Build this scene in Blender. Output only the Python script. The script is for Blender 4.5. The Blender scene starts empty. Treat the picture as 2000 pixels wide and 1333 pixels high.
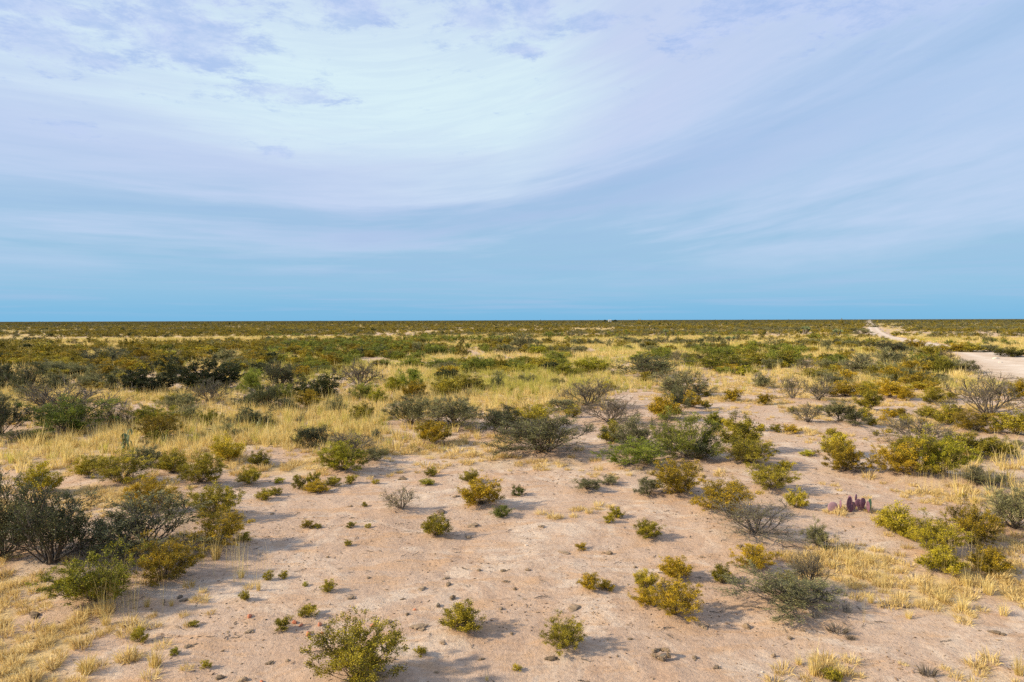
import bpy, math, random
import numpy as np
from mathutils import Matrix, Vector

SC = bpy.context.scene
COL = SC.collection
R = math.radians

# ------------------------------------------------------------------ camera
F, W, H = 1333.0, 2000.0, 1333.0          # focal length and frame, in photograph pixels
CH = 4.6                                   # drone height above the ground
sp, sr = 0.0306, -0.0027
cp, cr = math.sqrt(1 - sp * sp), math.sqrt(1 - sr * sr)
r0, u0, FW = np.array((1., 0, 0)), np.array((0, sp, cp)), np.array((0, cp, -sp))
RT, UP = cr * r0 + sr * u0, -sr * r0 + cr * u0
CAM = np.array((0, 0, CH))
cam = bpy.data.cameras.new('camera')
cam.sensor_width, cam.lens, cam.clip_end, cam.clip_start = 36.0, 36.0 * F / W, 40000.0, 0.1
co = bpy.data.objects.new('camera', cam)
COL.objects.link(co)
M = Matrix.Identity(4)
for i in range(3):
    M[i][0], M[i][1], M[i][2], M[i][3] = RT[i], UP[i], -FW[i], CAM[i]
co.matrix_world = M
SC.camera = co

# ------------------------------------------------------------------ light
SUN_EL, SUN_AZ = 28.0, 256.0               # azimuth clockwise from +Y: low, from the left and a little behind
sd = Vector((math.cos(R(SUN_EL)) * math.sin(R(SUN_AZ)), math.cos(R(SUN_EL)) * math.cos(R(SUN_AZ)), math.sin(R(SUN_EL))))
sl = bpy.data.lights.new('sun', 'SUN')
sl.energy, sl.angle, sl.color = 4.6, R(2.2), (1.0, 0.86, 0.62)
so = bpy.data.objects.new('sun', sl)
so.rotation_euler = sd.to_track_quat('Z', 'Y').to_euler()
COL.objects.link(so)
SC.view_settings.view_transform = 'Standard'
SC.view_settings.look = 'None'
SC.view_settings.exposure = 0.57
SC.view_settings.gamma = 1.0
SC.view_settings.use_curve_mapping = False
SC.render.filter_size = 0.95
SC.cycles.use_denoising = False
SC.cycles.max_bounces = 5
SC.cycles.diffuse_bounces = 3
SC.cycles.transmission_bounces = 2


class NT:
    """Small helper for writing node trees as expressions."""

    def __init__(s, tree):
        s.t = tree

    def n(s, kind, ins=(), **kw):
        nd = s.t.nodes.new(kind)
        for k, v in kw.items():
            setattr(nd, k, v)
        for k, v in (ins.items() if isinstance(ins, dict) else enumerate(ins)):
            if v is None:
                continue
            if isinstance(v, bpy.types.NodeSocket):
                s.t.links.new(v, nd.inputs[k])
            else:
                nd.inputs[k].default_value = v
        return nd

    def m(s, op, a, b=None, c=None, clamp=False):
        return s.n('ShaderNodeMath', (a, b, c), operation=op, use_clamp=clamp).outputs[0]

    def ramp(s, fac, stops, interp='LINEAR'):
        nd = s.n('ShaderNodeValToRGB', (fac,))
        nd.color_ramp.interpolation = interp
        e = nd.color_ramp.elements
        while len(e) < len(stops):
            e.new(0.5)
        for el, (p, c) in zip(e, stops):
            el.position = p
            el.color = (c, c, c, 1) if isinstance(c, (int, float)) else (*c, 1)
        return nd.outputs[0]

    def mix(s, f, a, b, bt='MIX'):
        nd = s.n('ShaderNodeMix', data_type='RGBA', blend_type=bt)
        for k, v in ((0, f), (6, a), (7, b)):
            if isinstance(v, bpy.types.NodeSocket):
                s.t.links.new(v, nd.inputs[k])
            else:
                nd.inputs[k].default_value = v if k == 0 else (*v, 1)
        return nd.outputs[2]

    def noise(s, vec, scale, detail=4, rough=0.55, dist=0.0):
        return s.n('ShaderNodeTexNoise', {'Vector': vec, 'Scale': scale, 'Detail': detail, 'Roughness': rough, 'Distortion': dist}).outputs[0]

    def comb(s, x, y, z=0.0):
        return s.n('ShaderNodeCombineXYZ', (x, y, z)).outputs[0]


def build_sky():
    w = bpy.data.worlds.new('World')
    SC.world = w
    w.use_nodes = True
    w.node_tree.nodes.clear()
    t = NT(w.node_tree)
    d = t.n('ShaderNodeTexCoord').outputs['Generated']
    x, y, z = t.n('ShaderNodeSeparateXYZ', (d,)).outputs
    hor = t.m('SQRT', t.m('ADD', t.m('MULTIPLY', x, x), t.m('MULTIPLY', y, y)))
    hor = t.m('MAXIMUM', hor, 0.02)
    e = t.m('DIVIDE', z, hor)
    e = t.m('MAXIMUM', e, 0.0)
    a = t.m('DIVIDE', x, hor)
    q = t.m('ADD', a, 0.24)
    g = t.m('MULTIPLY_ADD', t.m('MULTIPLY', q, q), 2.1, 1.0)
    s = t.m('DIVIDE', e, g)
    # long sheets of altostratus drawn out along the curves s = const
    q2 = t.m('MAXIMUM', t.m('ADD', a, 0.30), 0.0)
    s = t.m('DIVIDE', e, t.m('MULTIPLY_ADD', t.m('MULTIPLY', q2, q2), 1.75, 1.0))
    n1 = t.noise(t.comb(t.m('MULTIPLY', a, 1.3), t.m('MULTIPLY', s, 11.0), 3.1), 1.0, 5, 0.55, 0.3)
    n2 = t.noise(t.comb(t.m('MULTIPLY', a, 2.6), t.m('MULTIPLY', s, 30.0), 7.7), 1.0, 6, 0.6, 0.2)
    n3 = t.noise(t.comb(t.m('MULTIPLY', a, 5.0), t.m('MULTIPLY', e, 120.0), 1.7), 1.0, 5, 0.6, 0.2)
    c1, c2 = t.m('SUBTRACT', n1, 0.5), t.m('SUBTRACT', n2, 0.5)
    ee = t.m('ADD', e, t.m('MULTIPLY', c2, t.m('MULTIPLY_ADD', e, 0.25, 0.015)))
    cloud = t.ramp(ee, [(0.0, (.185, .475, .75)), (.014, (.20, .485, .745)), (.04, (.265, .515, .745)), (.09, (.315, .53, .74)), (.16, (.37, .55, .765)),
                        (.25, (.43, .585, .82)), (.45, (.495, .63, .865)), (.8, (.49, .62, .85))])
    # thin pinkish streaks low over the horizon, broad pale and dark ones higher up
    low = t.m('MULTIPLY', t.ramp(e, [(.004, 0.0), (.016, 1.0), (.05, 1.0), (.11, .3)]), t.ramp(n3, [(.46, 0.0), (.66, 1.0)]))
    cloud = t.mix(t.m('MULTIPLY', low, .45), cloud, (.36, .52, .77))
    st = t.m('ADD', t.m('MULTIPLY', n1, .5), t.m('MULTIPLY', n2, .5))
    mid = t.ramp(e, [(.04, 0.0), (.12, 1.0)])
    cloud = t.mix(t.m('MULTIPLY', t.m('MULTIPLY', t.ramp(st, [(.48, 0.0), (.60, 1.0)]), mid), .85), cloud, (.53, .645, .86))
    cloud = t.mix(t.m('MULTIPLY', t.m('MULTIPLY', t.ramp(st, [(.36, 1.0), (.49, 0.0)]), mid), .7), cloud, (.31, .49, .74))
    n4 = t.noise(t.comb(t.m('MULTIPLY', a, 7.0), t.m('MULTIPLY', s, 70.0), 4.4), 1.0, 6, .65, .6)
    # the pale sheet with its long curved lower edge
    s1 = t.m('ADD', s, t.m('ADD', t.m('MULTIPLY', c1, .07), t.m('MULTIPLY', c2, .06)))
    aw = t.m('ADD', a, t.m('MULTIPLY', c1, .3))
    side = t.m('MULTIPLY', t.ramp(t.m('ADD', aw, 1.0), [(.30, .6), (.80, 1.0)]), t.ramp(aw, [(.20, 1.0), (.60, .22)]))
    dk = t.m('MULTIPLY', t.ramp(s1, [(.095, 0.0), (.138, 1.0), (.150, 1.0), (.176, 0.0)], 'EASE'), t.m('MULTIPLY', t.m('MULTIPLY', side, t.ramp(t.m('ADD', aw, 1.0), [(.55, .1), (.85, 1.0)])), t.ramp(n2, [(.35, .35), (.6, 1.0)])))
    cloud = t.mix(t.m('MULTIPLY', dk, .55), cloud, (.33, .47, .735))
    sheet = t.m('MULTIPLY', t.ramp(s1, [(.136, 0.0), (.215, 1.0)], 'EASE'), side)
    cloud = t.mix(t.m('MULTIPLY', sheet, .9), cloud, (.565, .65, .865))
    # its thin, bright part
    thr = t.m('ADD', t.m('MULTIPLY_ADD', t.m('MAXIMUM', t.m('SUBTRACT', -0.12, a), 0.0), .16, .205), t.m('MULTIPLY', t.m('MAXIMUM', t.m('SUBTRACT', a, 0.0), 0.0), .35))
    up_ = t.ramp(t.m('ADD', t.m('SUBTRACT', e, thr), t.m('MULTIPLY_ADD', t.m('ADD', c1, c2), 0.12, 0.1)), [(0.05, 0.0), (0.19, 1.0)], 'EASE')
    lat_ = t.ramp(t.m('ADD', t.m('MULTIPLY', t.m('ADD', c1, c2), .25), t.m('ADD', a, 0.8)), [(.0, .45), (.22, .72), (.5, 1.0), (.80, 1.0), (1.18, 0.0)], 'EASE')
    dn_ = t.ramp(e, [(.34, 1.0), (.52, .3)])
    front = t.m('MULTIPLY', t.m('MULTIPLY', up_, lat_), dn_)
    cloud = t.mix(front, cloud, (.685, .85, .915))
    fib = t.m('MULTIPLY', t.ramp(n4, [(.42, 1.0), (.60, 0.0)]), t.ramp(e, [(.10, 0.0), (.25, 1.0)]))
    cloud = t.mix(t.m('MULTIPLY', fib, .16), cloud, (.42, .56, .82))
    # broken patches of altocumulus high up
    pz = t.m('ADD', t.m('MAXIMUM', z, 0.0), 0.05)
    pl = t.comb(t.m('DIVIDE', x, pz), t.m('DIVIDE', y, pz), 0.0)
    fin = t.noise(pl, 5.5, 10, 0.74, 0.2)
    big = t.noise(pl, 1.1, 3, 0.5, 0.1)
    blob = None
    for bx, by, brx, bry in ((95, 85, 70, 55), (370, 75, 130, 65), (700, 20, 80, 40), (940, 45, 70, 42), (1045, 35, 50, 60), (1345, 85, 50, 22), (1480, 22, 150, 36), (1420, 55, 60, 30), (1700, 36, 120, 40), (1860, 10, 120, 30), (575, 188, 100, 20),
                             (210, 125, 36, 20), (150, 255, 36, 14), (1030, 105, 46, 14), (545, 300, 30, 14), (60, 15, 160, 26), (1160, 50, 50, 20), (820, -60, 500, 60), (200, -40, 300, 50)):
        X = (bx - 1000) / 1333.0
        k = math.sqrt(1 + X * X)
        a0, e0 = X / k, (626 - by) / 1333.0 / k
        qa = t.m('MULTIPLY', t.m('SUBTRACT', a, a0), 1333.0 / brx * k)
        qe = t.m('MULTIPLY', t.m('SUBTRACT', e, e0), 1333.0 / bry * k)
        g_ = t.m('EXPONENT', t.m('MULTIPLY', t.m('ADD', t.m('MULTIPLY', qa, qa), t.m('MULTIPLY', qe, qe)), -0.7))
        blob = g_ if blob is None else t.m('MAXIMUM', blob, g_)
    blob = t.m('MULTIPLY', blob, t.m('GREATER_THAN', y, 0.0))
    hi = t.ramp(e, [(0.46, 0.0), (0.62, 1.0)])
    pat = t.m('ADD', t.m('MULTIPLY', fin, 1.15), t.m('MULTIPLY', t.m('MAXIMUM', blob, t.m('MULTIPLY', hi, t.ramp(big, [(.40, .2), (.60, 1.0)]))), .40))
    patm = t.ramp(pat, [(0.67, 0.0), (0.92, 1.0)], 'EASE')
    patm = t.m('MULTIPLY', patm, t.ramp(e, [(0.2, 0.0), (0.25, 1.0)]))
    patm = t.m('MULTIPLY', patm, t.ramp(t.noise(pl, 2.0, 3, .5), [(.3, .55), (.6, 1.0)]))
    pcol = t.mix(t.ramp(fin, [(0.45, 0.0), (0.62, 1.0)]), (.53, .63, .89), (.37, .51, .83))
    cloud = t.mix(t.m('MULTIPLY', patm, 0.9), cloud, pcol)
    nish = t.n('ShaderNodeTexSky', sky_type='NISHITA', sun_disc=False, sun_elevation=R(SUN_EL), sun_rotation=R(SUN_AZ))
    b1 = t.n('ShaderNodeBackground', (nish.outputs[0], 0.065))
    b2 = t.n('ShaderNodeBackground', (cloud, 0.72))
    mx = t.n('ShaderNodeMixShader', (0.93, b1.outputs[0], b2.outputs[0]))
    t.n('ShaderNodeOutputWorld', (mx.outputs[0],))


build_sky()

# ------------------------------------------------------------------ maths helpers
_lat = np.random.default_rng(5).random((256, 256))


def vnoise(x, y):
    xi, yi = np.floor(x).astype(int), np.floor(y).astype(int)
    fx, fy = x - xi, y - yi
    fx, fy = fx * fx * (3 - 2 * fx), fy * fy * (3 - 2 * fy)
    a, b = _lat[xi % 256, yi % 256], _lat[(xi + 1) % 256, yi % 256]
    c, d = _lat[xi % 256, (yi + 1) % 256], _lat[(xi + 1) % 256, (yi + 1) % 256]
    return (a * (1 - fx) + b * fx) * (1 - fy) + (c * (1 - fx) + d * fx) * fy


def fbm(x, y, sc, octv=3, off=0.0):
    v, amp, tot = 0.0, 1.0, 0.0
    for k in range(octv):
        v = v + amp * vnoise(x / sc * 2 ** k + off + 17.3 * k, y / sc * 2 ** k + 9.1 * k - off)
        tot += amp
        amp *= 0.5
    return v / tot


MOUNDS = np.zeros((0, 4))


def terr(x, y):
    """Height of the ground."""
    x, y = np.asarray(x, float), np.asarray(y, float)
    r = np.hypot(x, y)
    fade = np.clip(1.25 - r / 60, 0.0, 1)
    z = (fbm(x, y, 5.0, 2) - .5) * .16 + (fbm(x, y, .9, 2, 3.3) - .5) * .055 + (fbm(x, y, .24, 2, 8.1) - .5) * .034
    z = z * fade
    for mx, my, mr, mh in MOUNDS:
        d2 = ((x - mx) ** 2 + (y - my) ** 2) / (mr * mr)
        near = d2 < 9
        if np.any(near):
            z = z + np.where(near, mh * np.exp(-d2), 0)
    return z


def pix(x, y, z=0.0):
    """World to photograph pixels and depth."""
    x, y = np.asarray(x, float), np.asarray(y, float)
    dx, dy, dz = x, y, z - CH
    dep = dx * FW[0] + dy * FW[1] + dz * FW[2]
    dd = np.where(dep > 0.1, dep, 0.1)
    px = W / 2 + F * (dx * RT[0] + dy * RT[1] + dz * RT[2]) / dd
    py = H / 2 - F * (dx * UP[0] + dy * UP[1] + dz * UP[2]) / dd
    return px, py, dep


def at(px, py, use_terr=True):
    """Photograph pixel to the point of the ground seen there, and its depth."""
    v = FW + RT * (px - W / 2) / F + UP * (H / 2 - py) / F
    z = 0.0
    for _ in range(3):
        p = CAM + v * ((z - CH) / v[2])
        z = float(terr(p[0], p[1])) if use_terr else 0.0
    p[2] = z
    return p, float((p - CAM) @ FW)


# ------------------------------------------------------------------ layout of the ground cover (in photograph pixels, put on the ground through pix())
# ellipses: x, y, rx, ry, strength
TALL = [(250, 830, 340, 70, .85), (60, 800, 140, 60, .8), (430, 830, 210, 60, .9), (620, 815, 190, 52, .95), (800, 775, 260, 42, .8), (700, 732, 320, 26, .8),
        (1000, 745, 260, 34, .85), (1080, 702, 270, 24, .9), (1290, 682, 270, 19, .95), (1590, 690, 130, 13, .95), (1812, 712, 62, 18, .9), (100, 880, 160, 40, .6),
        (1920, 912, 120, 26, .4), (1960, 965, 90, 40, .45), (700, 860, 200, 30, .6), (1650, 735, 150, 22, .65), (1800, 747, 130, 16, .7), (1885, 760, 60, 16, .6), (1560, 748, 90, 12, .6), (1000, 790, 180, 25, .7), (60, 1110, 90, 50, .5),
        (75, 663, 120, 5, .95), (105, 668, 70, 4, .95), (237, 667, 75, 5.5, .95), (340, 665, 75, 6, .95), (440, 663, 95, 6, .95), (300, 695, 70, 6, .9), (410, 698, 90, 5, .9), (655, 662, 55, 5, .95), (180, 678, 60, 4, .8), (520, 690, 70, 5, .8),
        (585, 664, 45, 4, .9), (825, 650, 80, 3, .8), (755, 660, 40, 3, .9), (690, 690, 90, 5, .8), (1112, 666, 95, 5, .9), (1160, 645, 55, 3, .8), (1300, 663, 140, 3.6, .95), (930, 662, 80, 3, .8), (880, 676, 110, 3, .8), (1120, 655, 80, 3, .8),
        (1470, 661, 70, 4, .9), (1560, 655, 90, 4, .7), (1830, 652, 110, 3, .7), (1900, 665, 80, 3, .6), (1745, 650, 30, 6, .8)]
SHORT = [(560, 885, 340, 42, .9), (200, 900, 240, 40, .65), (920, 882, 170, 22, .6), (1010, 906, 170, 14, .5), (90, 1250, 240, 125, .95), (60, 1150, 120, 50, .8), (350, 1180, 70, 30, .35), (60, 985, 150, 55, .6),
         (230, 972, 190, 26, .7), (1880, 1165, 170, 62, .85), (1650, 1108, 130, 44, .8), (1740, 1180, 100, 30, .5), (1960, 1060, 60, 60, .5), (1800, 1020, 100, 30, .45), (1900, 970, 170, 36, .6), (1850, 840, 150, 24, .6), (1560, 802, 120, 22, .65), (1900, 788, 90, 25, .6), (1520, 850, 120, 14, .4), (1930, 1295, 110, 45, .45), (1610, 1312, 100, 38, .5),
         (1730, 790, 180, 26, .7), (1450, 772, 180, 28, .8), (1650, 745, 150, 20, .4), (1110, 1008, 60, 9, .6), (1160, 998, 50, 10, .6), (1650, 1000, 60, 10, .5),
         (1700, 1295, 70, 14, .4), (260, 1290, 110, 45, .45), (1000, 850, 160, 20, .4), (1150, 870, 60, 20, .5), (1290, 925, 160, 12, .35), (1760, 950, 130, 20, .4)]
GREENISH = [(700, 728, 260, 22, 1), (960, 735, 300, 26, 1), (1080, 735, 130, 20, 1), (1380, 700, 300, 30, .5), (1700, 690, 240, 30, .6)]
BARE = [(725, 703, 40, 5, 1), (400, 700, 120, 4, .7), (875, 688, 100, 4, .8), (975, 684, 60, 4, .8), (1120, 684, 60, 4, .8), (1235, 668, 40, 2, .8), (1390, 668, 40, 2, .6),
        (1300, 668, 150, 2.5, .8), (1620, 715, 110, 8, .5), (1730, 800, 260, 40, .6), (1420, 830, 160, 60, .6), (1480, 745, 160, 14, .6), (1520, 662, 60, 4, .6)]
THIN = [(1300, 684, 270, 11, .97), (1080, 703, 270, 17, .84), (1590, 692, 130, 12, 1.03), (870, 714, 200, 10, .7), (700, 740, 300, 22, .5), (620, 800, 200, 50, .7)]


DENSE = [(420, 685, 240, 8, .9), (660, 678, 230, 9, .9), (90, 682, 190, 9, .7), (400, 650, 300, 4, .8), (1000, 672, 160, 6, .7), (1200, 652, 240, 4, .8), (1640, 676, 130, 5, .9), (1850, 676, 160, 6, .8),
         (1930, 645, 120, 5, .8), (1480, 715, 160, 9, .5), (1250, 671, 150, 3.5, .75), (1040, 690, 110, 6, .65), (1400, 690, 100, 5, .6), (1150, 655, 300, 4, .65), (850, 668, 200, 4, .7), (1450, 651, 260, 4, .7), (700, 700, 120, 6, .5), (950, 720, 200, 8, .4)]


def ell(px, py, lst, soft=.5):
    o = np.zeros_like(px)
    for x, y, rx, ry, s in lst:
        d = np.sqrt(((px - x) / rx) ** 2 + ((py - y) / ry) ** 2)
        o = np.maximum(o, s * np.clip((1 + soft * .5 - d) / soft, 0, 1))
    return o


# track: centre line in metres and half width
ROAD = np.array([(38, 28, 6.5), (43.5, 47, 8), (47.5, 56, 8.2), (52, 65, 7.6), (56.5, 77, 5.2), (60.5, 87, 3.4), (66.5, 101, 2.4), (74.5, 122, 2.4), (85, 148, 2.2), (98, 180, 2.6),
                 (115, 214, 2.6), (133, 250, 2.8), (233, 442, 3.0), (480, 916, 3.4), (1050, 2005, 5), (2100, 4010, 9)])


def road_dist(x, y):
    """Signed distance to the edge of the track (negative on it)."""
    best = np.full(np.shape(x), 1e9)
    for (ax, ay, aw), (bx, by, bw) in zip(ROAD[:-1], ROAD[1:]):
        vx, vy = bx - ax, by - ay
        t = np.clip(((x - ax) * vx + (y - ay) * vy) / (vx * vx + vy * vy), 0, 1)
        best = np.minimum(best, np.hypot(x - ax - t * vx, y - ay - t * vy) - (aw + t * (bw - aw)))
    return best


FEET = np.zeros((0, 3))


def grass_density(x, y):
    px, py, dep = pix(x, y)
    free = np.ones(np.shape(px))
    for fx, fy, fr in FEET:
        d2 = ((x - fx) ** 2 + (y - fy) ** 2) / (fr * fr)
        free = np.where(d2 < 1, np.minimum(free, .15), free)
    ok = dep > 2
    patch = fbm(x, y, 1.6, 3, 4.0)
    wide = fbm(x, y, 26.0, 3, 2.0)
    broad = fbm(x, y, 6.5, 3, 14.0)
    tall = ell(px, py, TALL) * np.clip(.55 + 1.6 * (patch - .35), 0.05, 1.1) * np.clip((broad - .30) * 5, .18, 1)
    short = ell(px, py, SHORT) * np.clip((patch - .34) * 4.5, 0, 1)
    far = np.clip((770 - py) / 60, 0, 1) * np.clip((wide - .30) * 2.8, .35, .9)
    tall = np.maximum(tall, far * .8)
    bare = ell(px, py, BARE)
    off = np.clip(road_dist(x, y) / 1.5, 0, 1)
    g = ell(px, py, GREENISH)
    behind = ~ok
    tall = np.where(behind, .4 * np.clip((wide - .4) * 3, 0, 1), tall * (1 - bare))
    short = np.where(behind, 0, short)
    return tall * off * free, short * off * free, g


def shrub_density(x, y):
    px, py, dep = pix(x, y)
    wide = fbm(x, y, 34.0, 3, 6.0)
    fine = fbm(x, y, 9.0, 2, 1.5)
    m = np.clip((.5 * wide + .5 * fine - .43) * 9, .03, 1)
    left = np.clip((760 - px) / 300, 0, 1)
    base = np.interp(py, [628, 645, 668, 700, 725, 745, 790, 835, 850], [1, 1, .95, .78, .62, .42, .20, .07, 0])
    lft = np.interp(py, [628, 650, 700, 722, 735, 760, 850, 880], [1, 1, .9, .7, .45, .22, .15, 0])
    base = base * np.where((px > 1350) & (py > 700), .55, 1.0)
    base = base * (1 - left) + lft * left
    base = np.maximum(base * m, ell(px, py, DENSE))
    m = 1.0
    gap = np.maximum(ell(px, py, [e for e in TALL if e[3] <= 6]), ell(px, py, BARE))
    thin = ell(px, py, THIN)
    d = base * m * (1 - .98 * gap) * np.clip(1 - .88 * thin, 0, 1)
    d = np.where(dep < 2, .12, d)
    # the near side of the track stays open enough for it to show
    view = ((px > 1690) & (px < 1760) & (py > 632) & (py < 672)) | ((px > 1760) & (px < 1840) & (py > 662) & (py < 684)) | ((px > 1785) & (px < 2010) & (py > 668) & (py < 690)) | ((px > 1850) & (py > 694) & (py < 772))
    return d * (road_dist(x, y) > 1.2) * np.where(view, .12, 1)


# ------------------------------------------------------------------ materials
def material(name):
    m = bpy.data.materials.new(name)
    m.use_nodes = True
    m.node_tree.nodes.clear()
    return m, NT(m.node_tree)


def leaf_mat(name, dark, mid, light, trans=.2, rough=.6):
    """Leaf colour varies from leaf to leaf (tint), from plant to plant (random) and by the plant's own colour."""
    m, t = material(name)
    tint = t.n('ShaderNodeAttribute', attribute_name='tint').outputs['Fac']
    oi = t.n('ShaderNodeObjectInfo')
    f = t.m('ADD', t.m('MULTIPLY', tint, .70), t.m('MULTIPLY', oi.outputs['Random'], .32))
    c = t.ramp(f, [(0.12, dark), (.45, mid), (.92, light)])
    c = t.mix(1.0, c, oi.outputs['Color'], 'MULTIPLY')
    b = t.n('ShaderNodeBsdfPrincipled', {'Base Color': c, 'Roughness': rough, 'Specular IOR Level': .25})
    tr = t.n('ShaderNodeBsdfTranslucent', (c,))
    mx = t.n('ShaderNodeMixShader', (trans, b.outputs[0], tr.outputs[0]))
    t.n('ShaderNodeOutputMaterial', (mx.outputs[0],))
    return m


def plain_mat(name, a, b, scale=30.0, rough=.9, bump=0.0, per=True):
    m, t = material(name)
    co_ = t.n('ShaderNodeTexCoord').outputs['Object']
    n = t.noise(co_, scale, 5, .6)
    f = n
    if per:
        f = t.m('ADD', t.m('MULTIPLY', n, .7), t.m('MULTIPLY', t.n('ShaderNodeObjectInfo').outputs['Random'], .3))
    c = t.ramp(f, [(.25, a), (.75, b)])
    p = t.n('ShaderNodeBsdfPrincipled', {'Base Color': c, 'Roughness': rough, 'Specular IOR Level': .15})
    if bump:
        bp = t.n('ShaderNodeBump', {'Height': n, 'Strength': bump, 'Distance': .01})
        t.t.links.new(bp.outputs[0], p.inputs['Normal'])
    t.n('ShaderNodeOutputMaterial', (p.outputs[0],))
    return m


MAT = dict(
    creosote=leaf_mat('creosote_leaf', (.042, .041, .005), (.205, .172, .012), (.60, .47, .035)),  # wide dark-to-light range paints leaf highlights and shaded interior
    thorn=leaf_mat('thorn_leaf', (.050, .050, .019), (.155, .150, .052), (.36, .33, .125)),
    green=leaf_mat('green_leaf', (.040, .050, .006), (.145, .16, .018), (.36, .35, .05)),
    dense=leaf_mat('dense_leaf', (.022, .027, .008), (.062, .070, .016), (.15, .15, .03)),
    bare=leaf_mat('bare_leaf', (.075, .075, .030), (.14, .135, .05), (.24, .21, .07)),
    grass=leaf_mat('straw', (.38, .26, .075), (.69, .52, .18), (.90, .74, .35), .42),
    grassgreen=leaf_mat('green_straw', (.22, .21, .03), (.44, .40, .075), (.72, .62, .17), .42),
    mat_grass=leaf_mat('pale_straw', (.36, .24, .08), (.66, .48, .19), (.86, .70, .35), .36),
    yucca=leaf_mat('yucca_leaf', (.10, .13, .06), (.20, .25, .11), (.36, .40, .2)),
    weed=leaf_mat('weed_leaf', (.05, .08, .03), (.12, .16, .07), (.25, .29, .15)),
    greydead=leaf_mat('grey_dead', (.13, .11, .085), (.24, .21, .165), (.38, .34, .28), .1),
    wood_creosote=plain_mat('creosote_wood', (.05, .038, .024), (.15, .115, .07)),
    wood_thorn=plain_mat('thorn_wood', (.045, .036, .028), (.15, .122, .094)),
    wood_bare=plain_mat('bare_wood', (.06, .049, .039), (.20, .165, .13)),
    wood_dark=plain_mat('dark_wood', (.03, .024, .02), (.08, .065, .05)),
    clod=plain_mat('clod_soil', (.12, .085, .052), (.40, .285, .185), 30, .95, .6),
    crumb=plain_mat('crumb_soil', (.12, .075, .045), (.38, .26, .18), 20, .95),
    red=plain_mat('red_stone', (.30, .085, .04), (.55, .24, .14), 25, .9, .4),
    pale=plain_mat('pale_stone', (.46, .38, .30), (.72, .64, .54), 12, .9, .4),
    dark=plain_mat('dark_stone', (.10, .08, .06), (.2, .16, .12), 25, .9, .4),
    pad_purple=plain_mat('purple_pad', (.075, .032, .05), (.27, .14, .185), 14, .55, .1),
    pad_pink=plain_mat('pink_pad', (.24, .13, .16), (.44, .28, .31), 9, .55, .1),
    pad_green=plain_mat('green_pad', (.07, .16, .06), (.18, .32, .15), 9, .55, .1),
    white=plain_mat('white_wall', (.55, .55, .53), (.65, .64, .62), 1, .8),
    roofm=plain_mat('grey_roof', (.35, .34, .33), (.45, .44, .43), 1, .6),
)


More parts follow.
